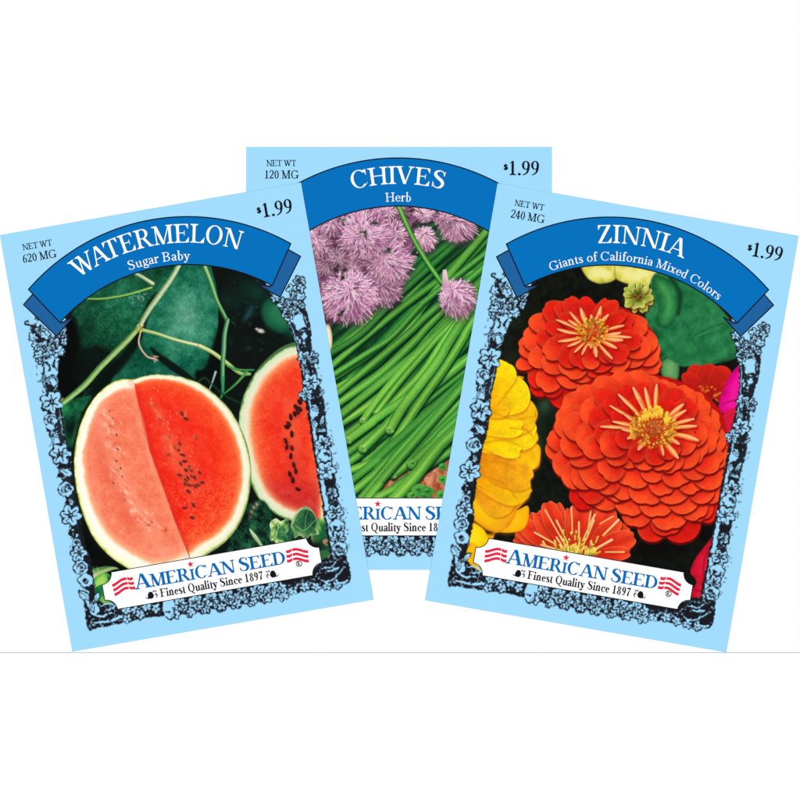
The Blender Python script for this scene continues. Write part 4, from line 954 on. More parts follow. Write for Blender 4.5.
    for k in range(34):
        a = R.uniform(-2.9, -0.2); x, y = 654 + math.cos(a) * R.uniform(10, 19), 424 + math.sin(a) * R.uniform(8, 18)
        c.stroke([(x, y + 3.4), (x, y)], [2, 3.0], (240, 150, 20), (252, 206, 60), curve=False, light=(255, 230, 120))
    c.blob(654, 424, 8, 6, 0, (206, 104, 50), .6)
    # yellow bloom at the left
    g7 = lambda X, Y: (460 + X / 5, 340 + Y / 5)
    def yp(cols, rx=1.0):
        return lambda x, y, d, w: stops(-d * rx + (c.mid[w] - .5) * 7, [0, 3, 9, 16], cols)
    A = [(250, 196, 0), (255, 214, 6), (255, 222, 20), (255, 226, 40)]; B = [(244, 166, 6), (250, 184, 10), (252, 192, 14), (255, 206, 20)]; C_ = [(232, 140, 10), (244, 164, 16), (248, 176, 20), (252, 190, 24)]
    c.poly([(476, 560), (462, 520), (466, 470), (480, 420), (488, 368), (496, 366), (504, 374), (514, 390), (524, 414), (528, 440), (522, 480), (512, 500), (500, 520), (488, 550)], (240, 160, 10), soft=1.2, smooth=6)
    for pts, pal in (([g7(150, 150), g7(190, 108), g7(235, 112), g7(250, 150), g7(235, 180), g7(160, 180)], A), ([g7(250, 180), g7(300, 180), g7(318, 190), g7(280, 204)], C_),
                     ([g7(140, 170), g7(230, 160), g7(310, 210), g7(345, 260), g7(320, 300), g7(230, 300), g7(130, 340)], A), ([g7(130, 350), g7(210, 290), g7(330, 290), g7(380, 340), g7(384, 390), g7(350, 422), g7(250, 420), g7(120, 420)], B),
                     ([g7(110, 400), g7(200, 380), g7(330, 396), g7(372, 440), g7(388, 500), g7(330, 540), g7(200, 510), g7(100, 500)], A), ([g7(270, 560), g7(340, 510), g7(396, 530), g7(400, 600), g7(384, 640), g7(330, 640)], B),
                     ([g7(90, 520), g7(180, 480), g7(280, 500), g7(310, 540), g7(280, 590), g7(230, 640), g7(150, 600), g7(85, 600)], A), ([g7(70, 620), g7(140, 620), g7(250, 640), g7(330, 640), g7(350, 740), g7(330, 800), g7(220, 830), g7(60, 740)], B),
                     ([g7(60, 690), g7(150, 670), g7(270, 750), g7(300, 830), g7(220, 860), g7(120, 820)], C_), ([g7(20, 760), g7(120, 780), g7(260, 850), g7(340, 830), g7(320, 940), g7(200, 960), g7(60, 900)], B)):
        c.poly([(x + .4, y + 2) for x, y in pts], (196, 96, 0), soft=5, a=.45)
        c.poly(pts, 0, soft=1.0, shade=yp(pal))
    h = lambda X, Y: (420 + X / 5, 480 + Y / 5)
    c.poly([h(240, 60), h(330, 90), h(400, 100), h(480, 130), h(450, 220), h(380, 264), h(310, 240), h(250, 190)], 0, soft=1.0, shade=yp(C_))
    c.poly([h(250, 40), h(360, 60), h(400, 140), h(360, 230), h(300, 220), h(240, 160)], 0, soft=1.4, shade=yp(B))
    c.poly([h(400, 10), h(550, 40), h(540, 80), h(490, 136), h(420, 110)], 0, soft=1.0, shade=yp(B))
    c.stroke([h(236, 180), h(300, 232), h(340, 258)], [2, 3, 1.6], (120, 60, 10), soft=2, a=.8); c.blob(*h(340, 262), 8, 2.5, 10, (30, 20, 8), .9)
    c.poly([h(220, 220), h(270, 215), h(320, 250), h(338, 300), h(300, 340), h(270, 380), h(300, 440), h(310, 470), h(230, 450), h(200, 380)], 0, soft=1.0, shade=yp(A))
    c.poly([h(230, 320), h(290, 330), h(270, 400), h(300, 460), h(220, 450)], 0, soft=1.6, shade=yp(B))
    for tx, ty, bx, by, w, pal in ((250, 860, 60, 660, 170, 2), (345, 770, 40, 640, 190, 1), (392, 610, 120, 520, 150, 1), (290, 640, 40, 540, 150, 0), (366, 705, 60, 600, 150, 2),
                                   (388, 470, 120, 460, 170, 0), (310, 560, 60, 470, 110, 0), (384, 380, 60, 370, 190, 1), (320, 440, 40, 420, 110, 0), (345, 250, 80, 330, 190, 0), (235, 108, 150, 280, 150, 0), (250, 330, 60, 330, 120, 1)):
        p, q1 = g7(bx, by), g7(tx, ty)
        cb, ct, rm = (((250, 186, 0), (255, 222, 14), (255, 238, 90)), ((240, 154, 6), (253, 196, 14), (255, 220, 60)), ((226, 134, 10), (248, 176, 22), (255, 204, 60)))[pal]
        c.petal(*p, *q1, w / 5, cb, ct, rim=rm, shadow=.5, sh=(.6, 2.2), shcol=(190, 96, 0), wide=.66, vein=.012, rimw=1.2, rima=.5, base=.7, notch=.05 if R.random() < .5 else 0, soft=.9)
    for pts in ([g7(140, 350), g7(260, 395), g7(380, 380)], [g7(110, 515), g7(220, 500), g7(300, 530)], [g7(90, 610), g7(200, 610), g7(270, 640)], [g7(180, 330), g7(240, 260)], [g7(120, 680), g7(220, 720), g7(280, 790)], [g7(250, 440), g7(330, 450), g7(370, 490)]):
        c.stroke(pts, [1.4, 2.2, 1.2], (206, 120, 0), soft=3.4, a=.5)
# ------------------------------------------------------------------ printed ornament: black line-work garland of flowers round the picture
INK = (24, 24, 32)
LCA, LSA, LOX, LOY = math.cos(TILT), math.sin(TILT), 0.2, 235.2
def tl(x, y):
    dx, dy = x - LOX, y - LOY
    return dx * LCA - dy * LSA, dx * LSA + dy * LCA

def picture_edge():
    """outline of the photograph on the packet (layout units)"""
    return [(31, 400), (29, 330), (29, 250), (29.5, 190), (30.5, 158), (37, 130), (44, 112), (52, 92), (66, 74), (100, 58), (152, 53), (204, 58), (238, 74), (252, 92), (260, 112), (267, 130), (273, 158), (274, 190), (273, 250), (272, 330), (271, 400)]

def outside_is_paper(c):
    c.local()
    P = np.array(picture_edge(), float)
    w = (slice(None), slice(None))
    d = c.sdf(w, P)
    c.blend(w, sm(0.5 + d / 0.8), SKY)
    return P

def blossom(c, u, v, r, n, rot, R, fill=SKY, ink=1.0, slit=True):
    c.oval(u, v, r * .62, r * .62, 0, INK)
    pet = []
    for k in range(n):
        a = rot + 6.2832 * k / n + R.uniform(-.12, .12)
        pet.append((u + math.cos(a) * r * .60, v + math.sin(a) * r * .60, a, r * R.uniform(.86, 1.1)))
    for x, y, a, rr in pet: c.oval(x, y, rr * .44 + 1.05 * ink, rr * .32 + 1.05 * ink, math.degrees(a), INK, soft=.6)
    for x, y, a, rr in pet:
        c.oval(x, y, rr * R.uniform(.40, .48), rr * R.uniform(.26, .34), math.degrees(a) + R.uniform(-20, 20), fill, soft=.6)
        if slit: c.stroke([(u + math.cos(a) * r * .2, v + math.sin(a) * r * .2), (x + math.cos(a + .2) * r * .1, y + math.sin(a + .2) * r * .1)], [1.5, .6], INK, curve=False, soft=.6)
    c.oval(u, v, r * .2, r * .16, 0, INK); c.oval(u + .3, v - .2, r * .08, r * .08, 0, fill)

def rose(c, u, v, r, rot, R):
    c.oval(u, v, r, r * .92, 0, INK)
    for k in range(5):
        a = rot + 1.2566 * k
        c.oval(u + math.cos(a) * r * .55, v + math.sin(a) * r * .55, r * .46, r * .34, math.degrees(a) + 90, SKY, soft=.6)
    c.oval(u, v, r * .56, r * .5, 0, SKY, soft=.6)
    for k in range(7):
        a0 = R.uniform(0, 6.283); q = R.uniform(.12, .62); b = R.uniform(.5, 1.0)
        pts = [(u + math.cos(a0 + t * b) * r * q, v + math.sin(a0 + t * b) * r * q) for t in range(3)]
        c.stroke(pts, [.5, R.uniform(1.0, 1.9), .5], INK, soft=.6)
    c.oval(u + R.uniform(-1, 1), v + R.uniform(-1, 1), r * .2, r * .14, R.uniform(0, 180), INK, soft=.6)

def leaf_sprig(c, u, v, L, w, rot, filled=False):
    a = math.radians(rot); dx, dy = math.cos(a), math.sin(a)
    pts = [(u - dx * L / 2, v - dy * L / 2), (u - dy * w / 2, v + dx * w / 2), (u + dx * L / 2, v + dy * L / 2), (u + dy * w / 2, v - dx * w / 2)]
    c.poly([(u + (x - u) * 1.25, v + (y - v) * 1.3) for x, y in pts], INK, soft=.6)
    if not filled:
        c.poly(pts, SKY, soft=.6)
        c.stroke([pts[0], (u + dx * L * .2, v + dy * L * .2)], [1.0, .5], INK, curve=False, soft=.6)

def scroll(c, pts, w=1.5, inner=True):
    c.stroke(pts, [w + 1.6, w + 1.8, w + 1.2], INK, soft=.7)
    if inner: c.stroke(pts, [w * .5, w * .8, w * .3], SKY, soft=.6)

def rough_ink(c, fg, al):
    """the line-work was printed from a worn plate: wobble its outlines and let the ink clog and break up"""
    a = fbm(c.nv, c.nu, 5.5, 31, 2) - .5; b = fbm(c.nv, c.nu, 5.5, 32, 2) - .5
    jj, ii = np.mgrid[0:c.nv, 0:c.nu]
    j2 = np.clip(jj + a * 5.4, 0, c.nv - 1).astype(int); i2 = np.clip(ii + b * 5.4, 0, c.nu - 1).astype(int)
    fg = fg[j2, i2]; al = al[j2, i2]
    ink = np.clip(1 - fg.sum(2) / 300.0, 0, 1) * al
    def blur(m, r):
        for ax in (0, 1):
            k = np.cumsum(np.pad(m, [(r + 1, r) if q == ax else (0, 0) for q in (0, 1)], mode='edge'), axis=ax)
            n = m.shape[ax]
            m = (np.take(k, np.arange(2 * r + 1, 2 * r + 1 + n), axis=ax) - np.take(k, np.arange(0, n), axis=ax)) / (2 * r + 1)
        return m
    near = blur(blur(ink, 3), 2)
    n = fbm(c.nv, c.nu, 4.0, 33, 2)
    clog = sm((n + near * .5 - .835) / .05) * sm(near * 6) * sm(al * 2)
    n2 = fbm(c.nv, c.nu, 4.6, 34, 2)
    fade = sm((n2 - .73) / .04) * ink
    for k, colr in ((clog, INK), (fade, SKY)):
        fg = fg * (1 - k[..., None]) + np.array(colr, float) * k[..., None]
    pre = np.concatenate([fg * al[..., None], al[..., None]], 2)
    for ax in (0, 1): pre = (np.roll(pre, 1, ax) + 3 * pre + np.roll(pre, -1, ax)) / 5
    return pre

def paint_border(c):
    """the ornament is drawn as its own ink layer (found from two grounds), roughened, and laid over the photograph"""
    photo = c.c
    keys = [np.array((255., 0, 255)), np.array((0, 255., 0))]
    got = []
    for kcol in keys:
        c.c = np.zeros_like(photo) + kcol
        draw_border(c, 3)
        got.append(c.c)
    al = np.clip(1 - np.abs(got[0] - got[1]).sum(2) / 765.0, 0, 1)
    fg = np.clip((got[0] - (1 - al)[..., None] * keys[0]) / np.maximum(al, .02)[..., None], 0, 255)
    pre = rough_ink(c, fg, al)
    c.c = photo * (1 - pre[..., 3:]) + pre[..., :3]

def draw_border(c, seed=3):
    R = random.Random(seed)
    c.local()
    T = lambda *q: [tl(q[i], q[i + 1]) for i in range(0, len(q), 2)]
    # a thin ink line along the photograph, thicker in places
    E = picture_edge()
    for lo_, hi_ in ((0, 9), (11, 21)):
        c.stroke(E[lo_:hi_], [1.6, 3.4, 1.4, 2.8, 1.2, 3.0, 2.0, 3.2], INK, soft=.7)
    # dark grounds
    for pts in (T(30, 322, 44, 332, 56, 344, 66, 334, 68, 342, 58, 360, 57, 384, 50, 390, 46, 374, 42, 360, 36, 346), T(46, 372, 56, 368, 57, 392, 62, 430, 68, 446, 74, 470, 76, 500, 84, 540, 88, 560, 80, 560, 72, 530, 66, 500, 60, 470, 54, 444, 48, 420)):
        c.poly(pts, INK, soft=.8, a=.93)
    c.poly(T(80, 555, 90, 556, 94, 580, 98, 600, 120, 606, 150, 604, 180, 600, 181, 612, 150, 617, 120, 623, 96, 628, 88, 628, 84, 600), INK, soft=.8)
    c.poly(T(296, 300, 306, 310, 310, 324, 312, 350, 318, 380, 324, 400, 328, 440, 334, 470, 338, 500, 344, 540, 348, 575, 340, 574, 334, 540, 328, 500, 320, 460, 314, 420, 308, 390, 302, 360, 295, 335, 288, 318, 282, 306), INK, soft=.8, a=.95)
    c.poly(T(248, 586, 300, 576, 316, 568, 320, 560, 334, 556, 345, 556, 350, 580, 330, 586, 300, 592, 262, 598, 246, 600), INK, soft=.8)
    # left side, from the ribbon down
    scroll(c, T(27, 322, 33, 324, 37, 318), 3); c.oval(*tl(33, 321), 4.6, 2.4, 20, SKY)
    for x, y, r, n in ((40, 331, 5.5, 5), (34, 337, 4.5, 5), (46, 335, 5, 5), (61, 334, 6.5, 5), (64, 341, 4, 4), (54, 343, 6, 5), (37, 345, 4.5, 5), (44, 347, 6.5, 5), (52, 350, 6, 5), (60, 351, 5, 5), (47, 357, 5.5, 5), (39, 355, 4.5, 5), (55, 358, 5, 4), (39, 361, 3, 3)):
        blossom(c, *tl(x, y), r, n, R.uniform(0, 6), R, slit=r > 5)
    c.poly(T(44, 362, 52, 358, 58, 362, 57, 376, 52, 384, 46, 374), SKY, soft=.7); scroll(c, T(46, 362, 50, 366, 49, 371), .4, False); scroll(c, T(55, 360, 54, 366, 57, 370), .2, False); scroll(c, T(43, 362, 44, 372, 42, 378), .0, False)
    scroll(c, T(43, 374, 45, 384, 50, 392, 56, 388, 57, 380, 53, 376, 49, 379, 51, 385), 1.2); leaf_sprig(c, *tl(48, 381), 7, 3.2, 70); c.oval(*tl(54, 383), 2.3, 3.4, 0, SKY)
    blossom(c, *tl(52, 402), 11, 6, .5, R); rose(c, *tl(51, 420), 7.2, .4, R)
    c.poly(T(46, 428, 52, 424, 58, 436, 60, 444, 54, 446, 48, 442), SKY, soft=.7); scroll(c, T(47, 428, 50, 432, 50, 437), .1, False); leaf_sprig(c, *tl(56, 434), 9, 3.4, 65); leaf_sprig(c, *tl(53, 438), 8, 3, 100); c.oval(*tl(57, 445), 4.5, 2.4, 0, INK)
    blossom(c, *tl(61, 454), 11, 6, .2, R); c.oval(*tl(62, 466), 5.2, 2.2, -10, INK)
    leaf_sprig(c, *tl(66, 472), 13, 7, 35); c.oval(*tl(60, 475), 2.6, 2.6, 0, INK); rose(c, *tl(66, 489), 8.2, 1.2, R); leaf_sprig(c, *tl(71, 502), 8, 3, 80)
    c.oval(*tl(68, 504), 2.5, 3.5, 0, INK); blossom(c, *tl(71, 515), 10.5, 6, .35, R)
    c.oval(*tl(74, 532), 5.4, 4.8, 0, INK); c.oval(*tl(72.5, 529.5), 1.3, .8, 0, SKY); c.oval(*tl(77, 535), 1.2, 1.0, 0, SKY)
    rose(c, *tl(77, 543), 5.0, 2, R); blossom(c, *tl(79, 553), 8, 6, .1, R); rose(c, *tl(81, 567), 8.0, .9, R); rose(c, *tl(86, 580), 8.2, 2.2, R)
    c.poly(T(78, 588, 88, 590, 94, 600, 100, 610, 92, 614, 86, 602), SKY, soft=.7); leaf_sprig(c, *tl(85, 595), 13, 7, 45); leaf_sprig(c, *tl(96, 598), 12, 5, -55); leaf_sprig(c, *tl(92, 606), 10, 4, 80); c.oval(*tl(91.5, 597), 2.6, 4.2, 10, INK)
    # lower left corner and the strip below the plaque
    for pts, w in ((T(90, 612, 100, 616, 112, 612), 2.6), (T(94, 622, 108, 621, 120, 617, 126, 620), 3.0), (T(104, 611, 114, 607, 122, 600), 2.4), (T(100, 606, 110, 603, 116, 606), 1.8), (T(116, 615, 112, 621), 1.6), (T(112, 604, 118, 602), 1.4)):
        c.stroke(pts, [w * .4, w, w * .4], SKY, soft=.7)
    blossom(c, *tl(92, 625), 3.4, 4, 0, R)
    for k in range(60):
        x = R.uniform(118, 178); y = 622 - (x - 100) * .17 - R.uniform(0, 15)
        if R.random() < .75 or x < 150: 
            if x < 150: c.oval(*tl(x, y), R.uniform(.8, 2.8), R.uniform(.5, 1.2), R.uniform(0, 180), SKY, soft=.6)
            else: c.oval(*tl(x, y), R.uniform(.5, 1.6), R.uniform(.3, .7), R.uniform(0, 180), SKY, soft=.6, a=.7)
    for x, y in ((126, 610), (136, 610), (147, 606), (127, 618), (140, 614), (156, 608)): blossom(c, *tl(x, y), 4.6, 5, R.uniform(0, 6), R, slit=False)
    # rows of blossoms (layout units)
    def row(u0, u1, v0, v1, n):
        for k in range(n):
            u = u0 + (u1 - u0) * k / (n - 1)
            c.poly([(u - 9, v0 - 6), (u + 9, v0 - 6), (u + 8, v1), (u + 3, v1 + 3), (u - 4, v1 + 1), (u - 9, v1 - 2)], INK, soft=.8, smooth=3)
        for k in range(n):
            u = u0 + (u1 - u0) * k / (n - 1)
            blossom(c, u, v0 + 2.5, 7.6, 6, .2 + .3 * (k % 2), R); blossom(c, u + 8, v0 + 9.5, 6.4, 5, .5 + .4 * (k % 2), R); blossom(c, u - 6, v0 + 11, 4.2, 5, R.uniform(0, 6), R, slit=False)
    row(114, 208, 392, 402, 7)
    c.poly([(98, 388), (108, 388), (107, 398), (103, 405), (97, 402)], SKY, soft=.8); c.stroke([(98, 404), (102, 407), (107, 404), (106, 396)], [.8, 1.4, 1.0, .6], INK, soft=.6); c.stroke([(99, 399), (103, 400)], [1.2], INK, soft=.6)
    # lower right strip
    for k in range(52):
        u = R.uniform(206, 258); v = R.uniform(391, 405)
        c.oval(u, v, R.uniform(.6, 2.4), R.uniform(.4, 1.1), R.uniform(0, 180), SKY, soft=.6, a=.85)
    for u, v in ((228, 399), (240, 398), (251, 400), (262, 401), (272, 402), (218, 395)): blossom(c, u, v, 4.4, 5, R.uniform(0, 6), R, slit=False)
    c.stroke([(216, 389), (219, 396), (226, 402), (234, 404)], [.6, 1.4, .6], SKY, soft=.6)
    for pts, w in ((T(316, 574, 322, 568, 332, 566, 338, 558), 1.8), (T(326, 571, 334, 569, 340, 566), 2.4), (T(318, 578, 326, 581, 336, 576, 344, 566), 1.8), (T(334, 578, 340, 582, 348, 580), 2.2)):
        c.stroke(pts, [w * .4, w, w * .4], SKY, soft=.7)
    scroll(c, T(315, 566, 320, 563, 331, 561, 335, 555), .8)
    # right side, from the ribbon down
    for x, y, r, n in ((299, 281, 5.5, 5), (292, 289, 5, 5), (301, 288, 4, 4), (296, 296, 5.5, 5), (284, 304, 6.5, 5), (275, 298, 4.5, 5), (301, 297, 4.5, 5), (292, 305, 5.5, 5), (298, 306, 6, 5), (288, 313, 6.5, 5), (297, 314, 5.5, 5), (290, 320, 4.5, 4), (301, 304, 3, 3)):
        blossom(c, *tl(x, y), r, n, R.uniform(0, 6), R, slit=r > 5)
    c.poly(T(293, 318, 303, 314, 307, 326, 300, 332, 296, 328), SKY, soft=.7); scroll(c, T(302, 312, 305, 322, 308, 330), -.6, False)
    c.stroke(T(305, 322, 310, 334, 308, 344, 303, 350), [.8, 1.6, 1.2, .8], INK, soft=.6); c.stroke(T(296, 333, 304, 328, 308, 332), [1.4, 2.4, 1.0], INK, soft=.6)
    for x, y, a, b in ((304, 336, 2.0, 4.0), (300, 341, 1.2, 2.4), (304, 343, 1.6, 2.2), (306, 336, 1, 2), (297, 338, .8, 1.4)): c.oval(*tl(x, y), a, b, 10, SKY, soft=.6)
    blossom(c, *tl(304, 357), 6.5, 5, .4, R); blossom(c, *tl(313, 358), 6, 5, .9, R); leaf_sprig(c, *tl(307, 371), 8, 3, 80); leaf_sprig(c, *tl(312, 369), 6, 2.4, 50, True)
    blossom(c, *tl(311, 382), 8.5, 6, .2, R); blossom(c, *tl(306, 394), 6.5, 5, .8, R); leaf_sprig(c, *tl(321, 394), 8, 3, -60)
    c.oval(*tl(317, 402), 3.2, 4, 0, INK); c.poly(T(310, 408, 316, 404, 319, 412, 314, 417), SKY, soft=.7); leaf_sprig(c, *tl(315, 409), 8, 4, 30)
    leaf_sprig(c, *tl(315, 423), 8, 4.6, 80); leaf_sprig(c, *tl(322, 421), 11, 4, -70); leaf_sprig(c, *tl(322, 430), 9, 4, 10); c.oval(*tl(321, 436), 4.6, 3.4, 0, INK)
    blossom(c, *tl(323, 443), 7.6, 6, .3, R); rose(c, *tl(325, 455), 7.6, .7, R); blossom(c, *tl(326, 470), 9.2, 6, .1, R)
    c.oval(*tl(329, 483), 5.2, 4.4, 0, INK); blossom(c, *tl(332, 493), 6, 5, .6, R); leaf_sprig(c, *tl(331, 504), 7, 3.4, 70)
    blossom(c, *tl(335, 512), 8.4, 6, .2, R); rose(c, *tl(337, 526), 8.2, 1.1, R); blossom(c, *tl(338, 537), 6.8, 5, .5, R); rose(c, *tl(340, 548), 8, 2, R); leaf_sprig(c, *tl(345, 558), 6, 2.5, 60, True)
    # small spurs that break up the outline
    for k in range(110):
        side = R.choice((0, 1)); t = R.random()
        x0, y0 = (40 + 46 * t, 345 + 240 * t) if side == 0 else (308 + 37 * t, 350 + 205 * t)
        u, v = tl(x0, y0); u += R.uniform(-9, -5) if side == 0 else R.uniform(5, 9)
        a = R.uniform(0, 6.283)
        c.stroke([(u, v), (u + math.cos(a) * 1.6, v + math.sin(a) * 1.6)], [.5, .9], INK, soft=.6, a=.75, curve=False)
# ------------------------------------------------------------------ building the packets
def grid_mesh(c, keep, name, parent, z):
    """turn the kept cells of a canvas into one sheet of mesh whose points carry the ink colour"""
    nv, nu = c.nv, c.nu
    idx = np.arange(nv * nu).reshape(nv, nu)
    quads = np.stack([idx[1:, :-1], idx[1:, 1:], idx[:-1, 1:], idx[:-1, :-1]], -1)[keep]
    used, inv = np.unique(quads, return_inverse=True)
    quads = inv.reshape(-1, 4)
    U, V = c.U.ravel()[used], c.V.ravel()[used]
    co = np.zeros((len(used), 3), np.float32)
    co[:, 0] = (U - PW / 2) * MM; co[:, 1] = -(V - PH / 2) * MM
    me = bpy.data.meshes.new(name)
    me.vertices.add(len(used)); me.vertices.foreach_set('co', co.ravel())
    me.loops.add(quads.size); me.loops.foreach_set('vertex_index', quads.ravel().astype(np.int32))
    me.polygons.add(len(quads)); me.polygons.foreach_set('loop_start', np.arange(0, quads.size, 4, dtype=np.int32))
    me.update(calc_edges=True)
    rgba = np.ones((len(used), 4), np.float32)
    rgba[:, :3] = lin(c.c.reshape(-1, 3)[used]) / LEVEL
    at = me.attributes.new('ink', 'FLOAT_COLOR', 'POINT')
    at.data.foreach_set('color', rgba.ravel())
    me.materials.append(M_PRINT)
    o = bpy.data.objects.new(name, me)
    o.location = (0, 0, THICK + z * 1e-6)
    return link(o, parent)

def pouch(parent):
    """flat paper pouch: front and back leaf, folded side edges, softened rim"""
    me = bpy.data.meshes.new('paper_pouch')
    hw, hh, b, t = PW / 2 * MM, PH / 2 * MM, 0.00004, THICK
    v, f = [], []
    for z, i in ((0, b), (b, 0), (t - b, 0), (t, b)):
        v += [(-hw + i, -hh + i, z), (hw - i, -hh + i, z), (hw - i, hh - i, z), (-hw + i, hh - i, z)]
    f.append((3, 2, 1, 0)); f.append((12, 13, 14, 15))
    for r in range(3):
        for k in range(4):
            a, d = r * 4 + k, r * 4 + (k + 1) % 4
            f.append((a, d, d + 4, a + 4))
    me.from_pydata(v, [], f); me.materials.append(M_SKY); me.update()
    return link(bpy.data.objects.new('paper_pouch', me), parent)

AU, AV, AR = 152.0, 221.3, 210.3        # ribbon: centre and radius of its upper edge
BV, BR = 232.0, 173.0                   # lower edge
def ribbon_banner(parent):
    n = 40
    top = []; bot = []
    a0 = math.asin(133.0 / AR)
    for i in range(n + 1):
        a = -a0 + 2 * a0 * i / n
        top.append((AU + AR * math.sin(a), AV - AR * math.cos(a)))
    b0 = math.asin(107.6 / BR)
    for i in range(n + 1):
        a = -b0 + 2 * b0 * i / n
        bot.append((AU + BR * math.sin(a), BV - BR * math.cos(a)))
    m = Mesh(); m.strip(top, bot, 0)
    # black outline
    loop = top + bot[::-1]
    cen = np.array([AU, 70.0])
    edge_lines(m, loop, 1.25, 3.0, 1)
    return m.build('ribbon_banner', [M_BLUE, M_BLACK], parent, 30)

def edge_lines(m, loop, w, z, mi):
    L = len(loop)
    for i in range(L):
        (x0, y0), (x1, y1) = loop[i], loop[(i + 1) % L]
        dx, dy = x1 - x0, y1 - y0
        d = math.hypot(dx, dy)
        if d < 1e-6: continue
        ex, ey = dx / d * w * .30, dy / d * w * .30
        nx, ny = -dy / d * w / 2, dx / d * w / 2
        m.poly([(x0 - ex + nx, y0 - ey + ny), (x1 + ex + nx, y1 + ey + ny), (x1 + ex - nx, y1 + ey - ny), (x0 - ex - nx, y0 - ey - ny)], z + (i % 3) * 1.5, mi)

def ribbon_tail(parent, s):
    f = lambda u, v: (AU + s * (u - AU), v)
    m = Mesh()
    tail = [f(11.5, 72.6), f(24.5, 62.0), f(46.5, 97.0), f(58.6, 93.2), f(38.6, 109.2)]
    m.poly([tail[0], tail[1], tail[2], tail[4]], 0, 0)
    m.poly([f(45.2, 97.4), f(59.0, 93.0), f(38.6, 109.2)], 2, 0)
    m.poly([f(45.0, 96.2), f(59.4, 92.8), f(50.0, 100.4)], 4, 1)
    edge_lines(m, [f(11.5, 72.6), f(24.5, 62.0), f(46, 97), f(59.0, 93.0), f(38.6, 109.2)], 1.2, 8, 2)
    return m.build('ribbon_tail', [M_TAIL, M_FOLD, M_BLACK], parent, 14)

def plaque(parent):
    u0, u1, v0, v1, r = 41.0, 261.0, 350.8, 388.4, 11.0
    def corner(cu, cv, a0, a1, n=9, rr=r):
        return [(cu + rr * math.cos(math.radians(a0 + (a1 - a0) * i / n)), cv + rr * math.sin(math.radians(a0 + (a1 - a0) * i / n))) for i in range(n + 1)]
    loop = corner(u0, v0, 90, 0) + corner(u1, v0, 180, 90) + corner(u1, v1, 270, 180) + corner(u0, v1, 0, -90)
    m = Mesh()
    m.poly(loop, 0, 0)
    edge_lines(m, loop, .8, 3, 1)
    return m.build('name_plaque', [M_WHITE, M_BLACK], parent, 20)

def flag(parent, u0, s):
    """small waving flag of red stripes"""
    m = Mesh()
    fx = lambda x: u0 + (x if s > 0 else 21.8 - x)
    for k in range(3):
        v = 360.4 + 4.7 * k
        for x0, x1, f, h0, h1 in ((0.4 * k, 15.4 + .3 * k, lambda t: 2.3 - 5.0 * sm(t * 1.12) + .9 * t ** 3, 3.0, 2.7), (15.9 + .3 * k, 21.6 + .4 * k, lambda t: -2.3 + .9 * math.sin(t * 3.0) + .7 * t, 2.9, 3.0)):
            A, B = [], []
            for i in range(13):
                t = i / 12
                x = x0 + (x1 - x0) * t
                y = v + float(f(t))
                A.append((fx(x), y)); B.append((fx(x + .2), y + h0 + (h1 - h0) * t))
            m.strip(A, B, 0)
    return m.build('flag_emblem', M_RED, parent, 3)

def leaf_ornament(parent, u, v, s):
    m = Mesh()
    f = lambda x, y: (u + s * x, v + y)
    c = catmull([f(-3.6, 0.2), f(-2.2, -3.0), f(.4, -3.6), f(2.0, -1.8), f(2.6, .8), f(1.0, 3.2), f(-1.6, 3.4), f(-3.4, 2.2)], 5, True)
    m.poly([tuple(p) for p in c], 0)
    for pts, w, z in (([(-2.6, 2.6), (-4.6, 2.4), (-6.0, .6)], [1.2, .9, .4], 2), ([(2.0, -2.6), (3.2, -4.0), (4.2, -3.0)], [.6, 1.2, .5], 4), ([(4.2, -1.8), (5.2, -3.2), (6.2, -4.2)], [.4, 1.1, .4], 2),
                      ([(3.4, .6), (5.0, -.6), (5.8, 1.4), (4.6, 3.4)], [.5, 1.3, 1.2, .4], 2)):
        A, B = ribbon([f(x, y) for x, y in pts], w)
        m.strip(A, B, z)
    return m.build('leaf_ornament', M_BLACK, parent, 3)

def star(m, u, v, r, z=6.0, mi=1):
    pts = []
    for k in range(10):
        a = -math.pi / 2 + k * math.pi / 5
        q = r if k % 2 == 0 else r * .40
        pts.append((u + q * math.cos(a), v + q * math.sin(a)))
    for k in range(10): m.poly([(u, v), pts[k], pts[(k + 1) % 10]], z, mi)

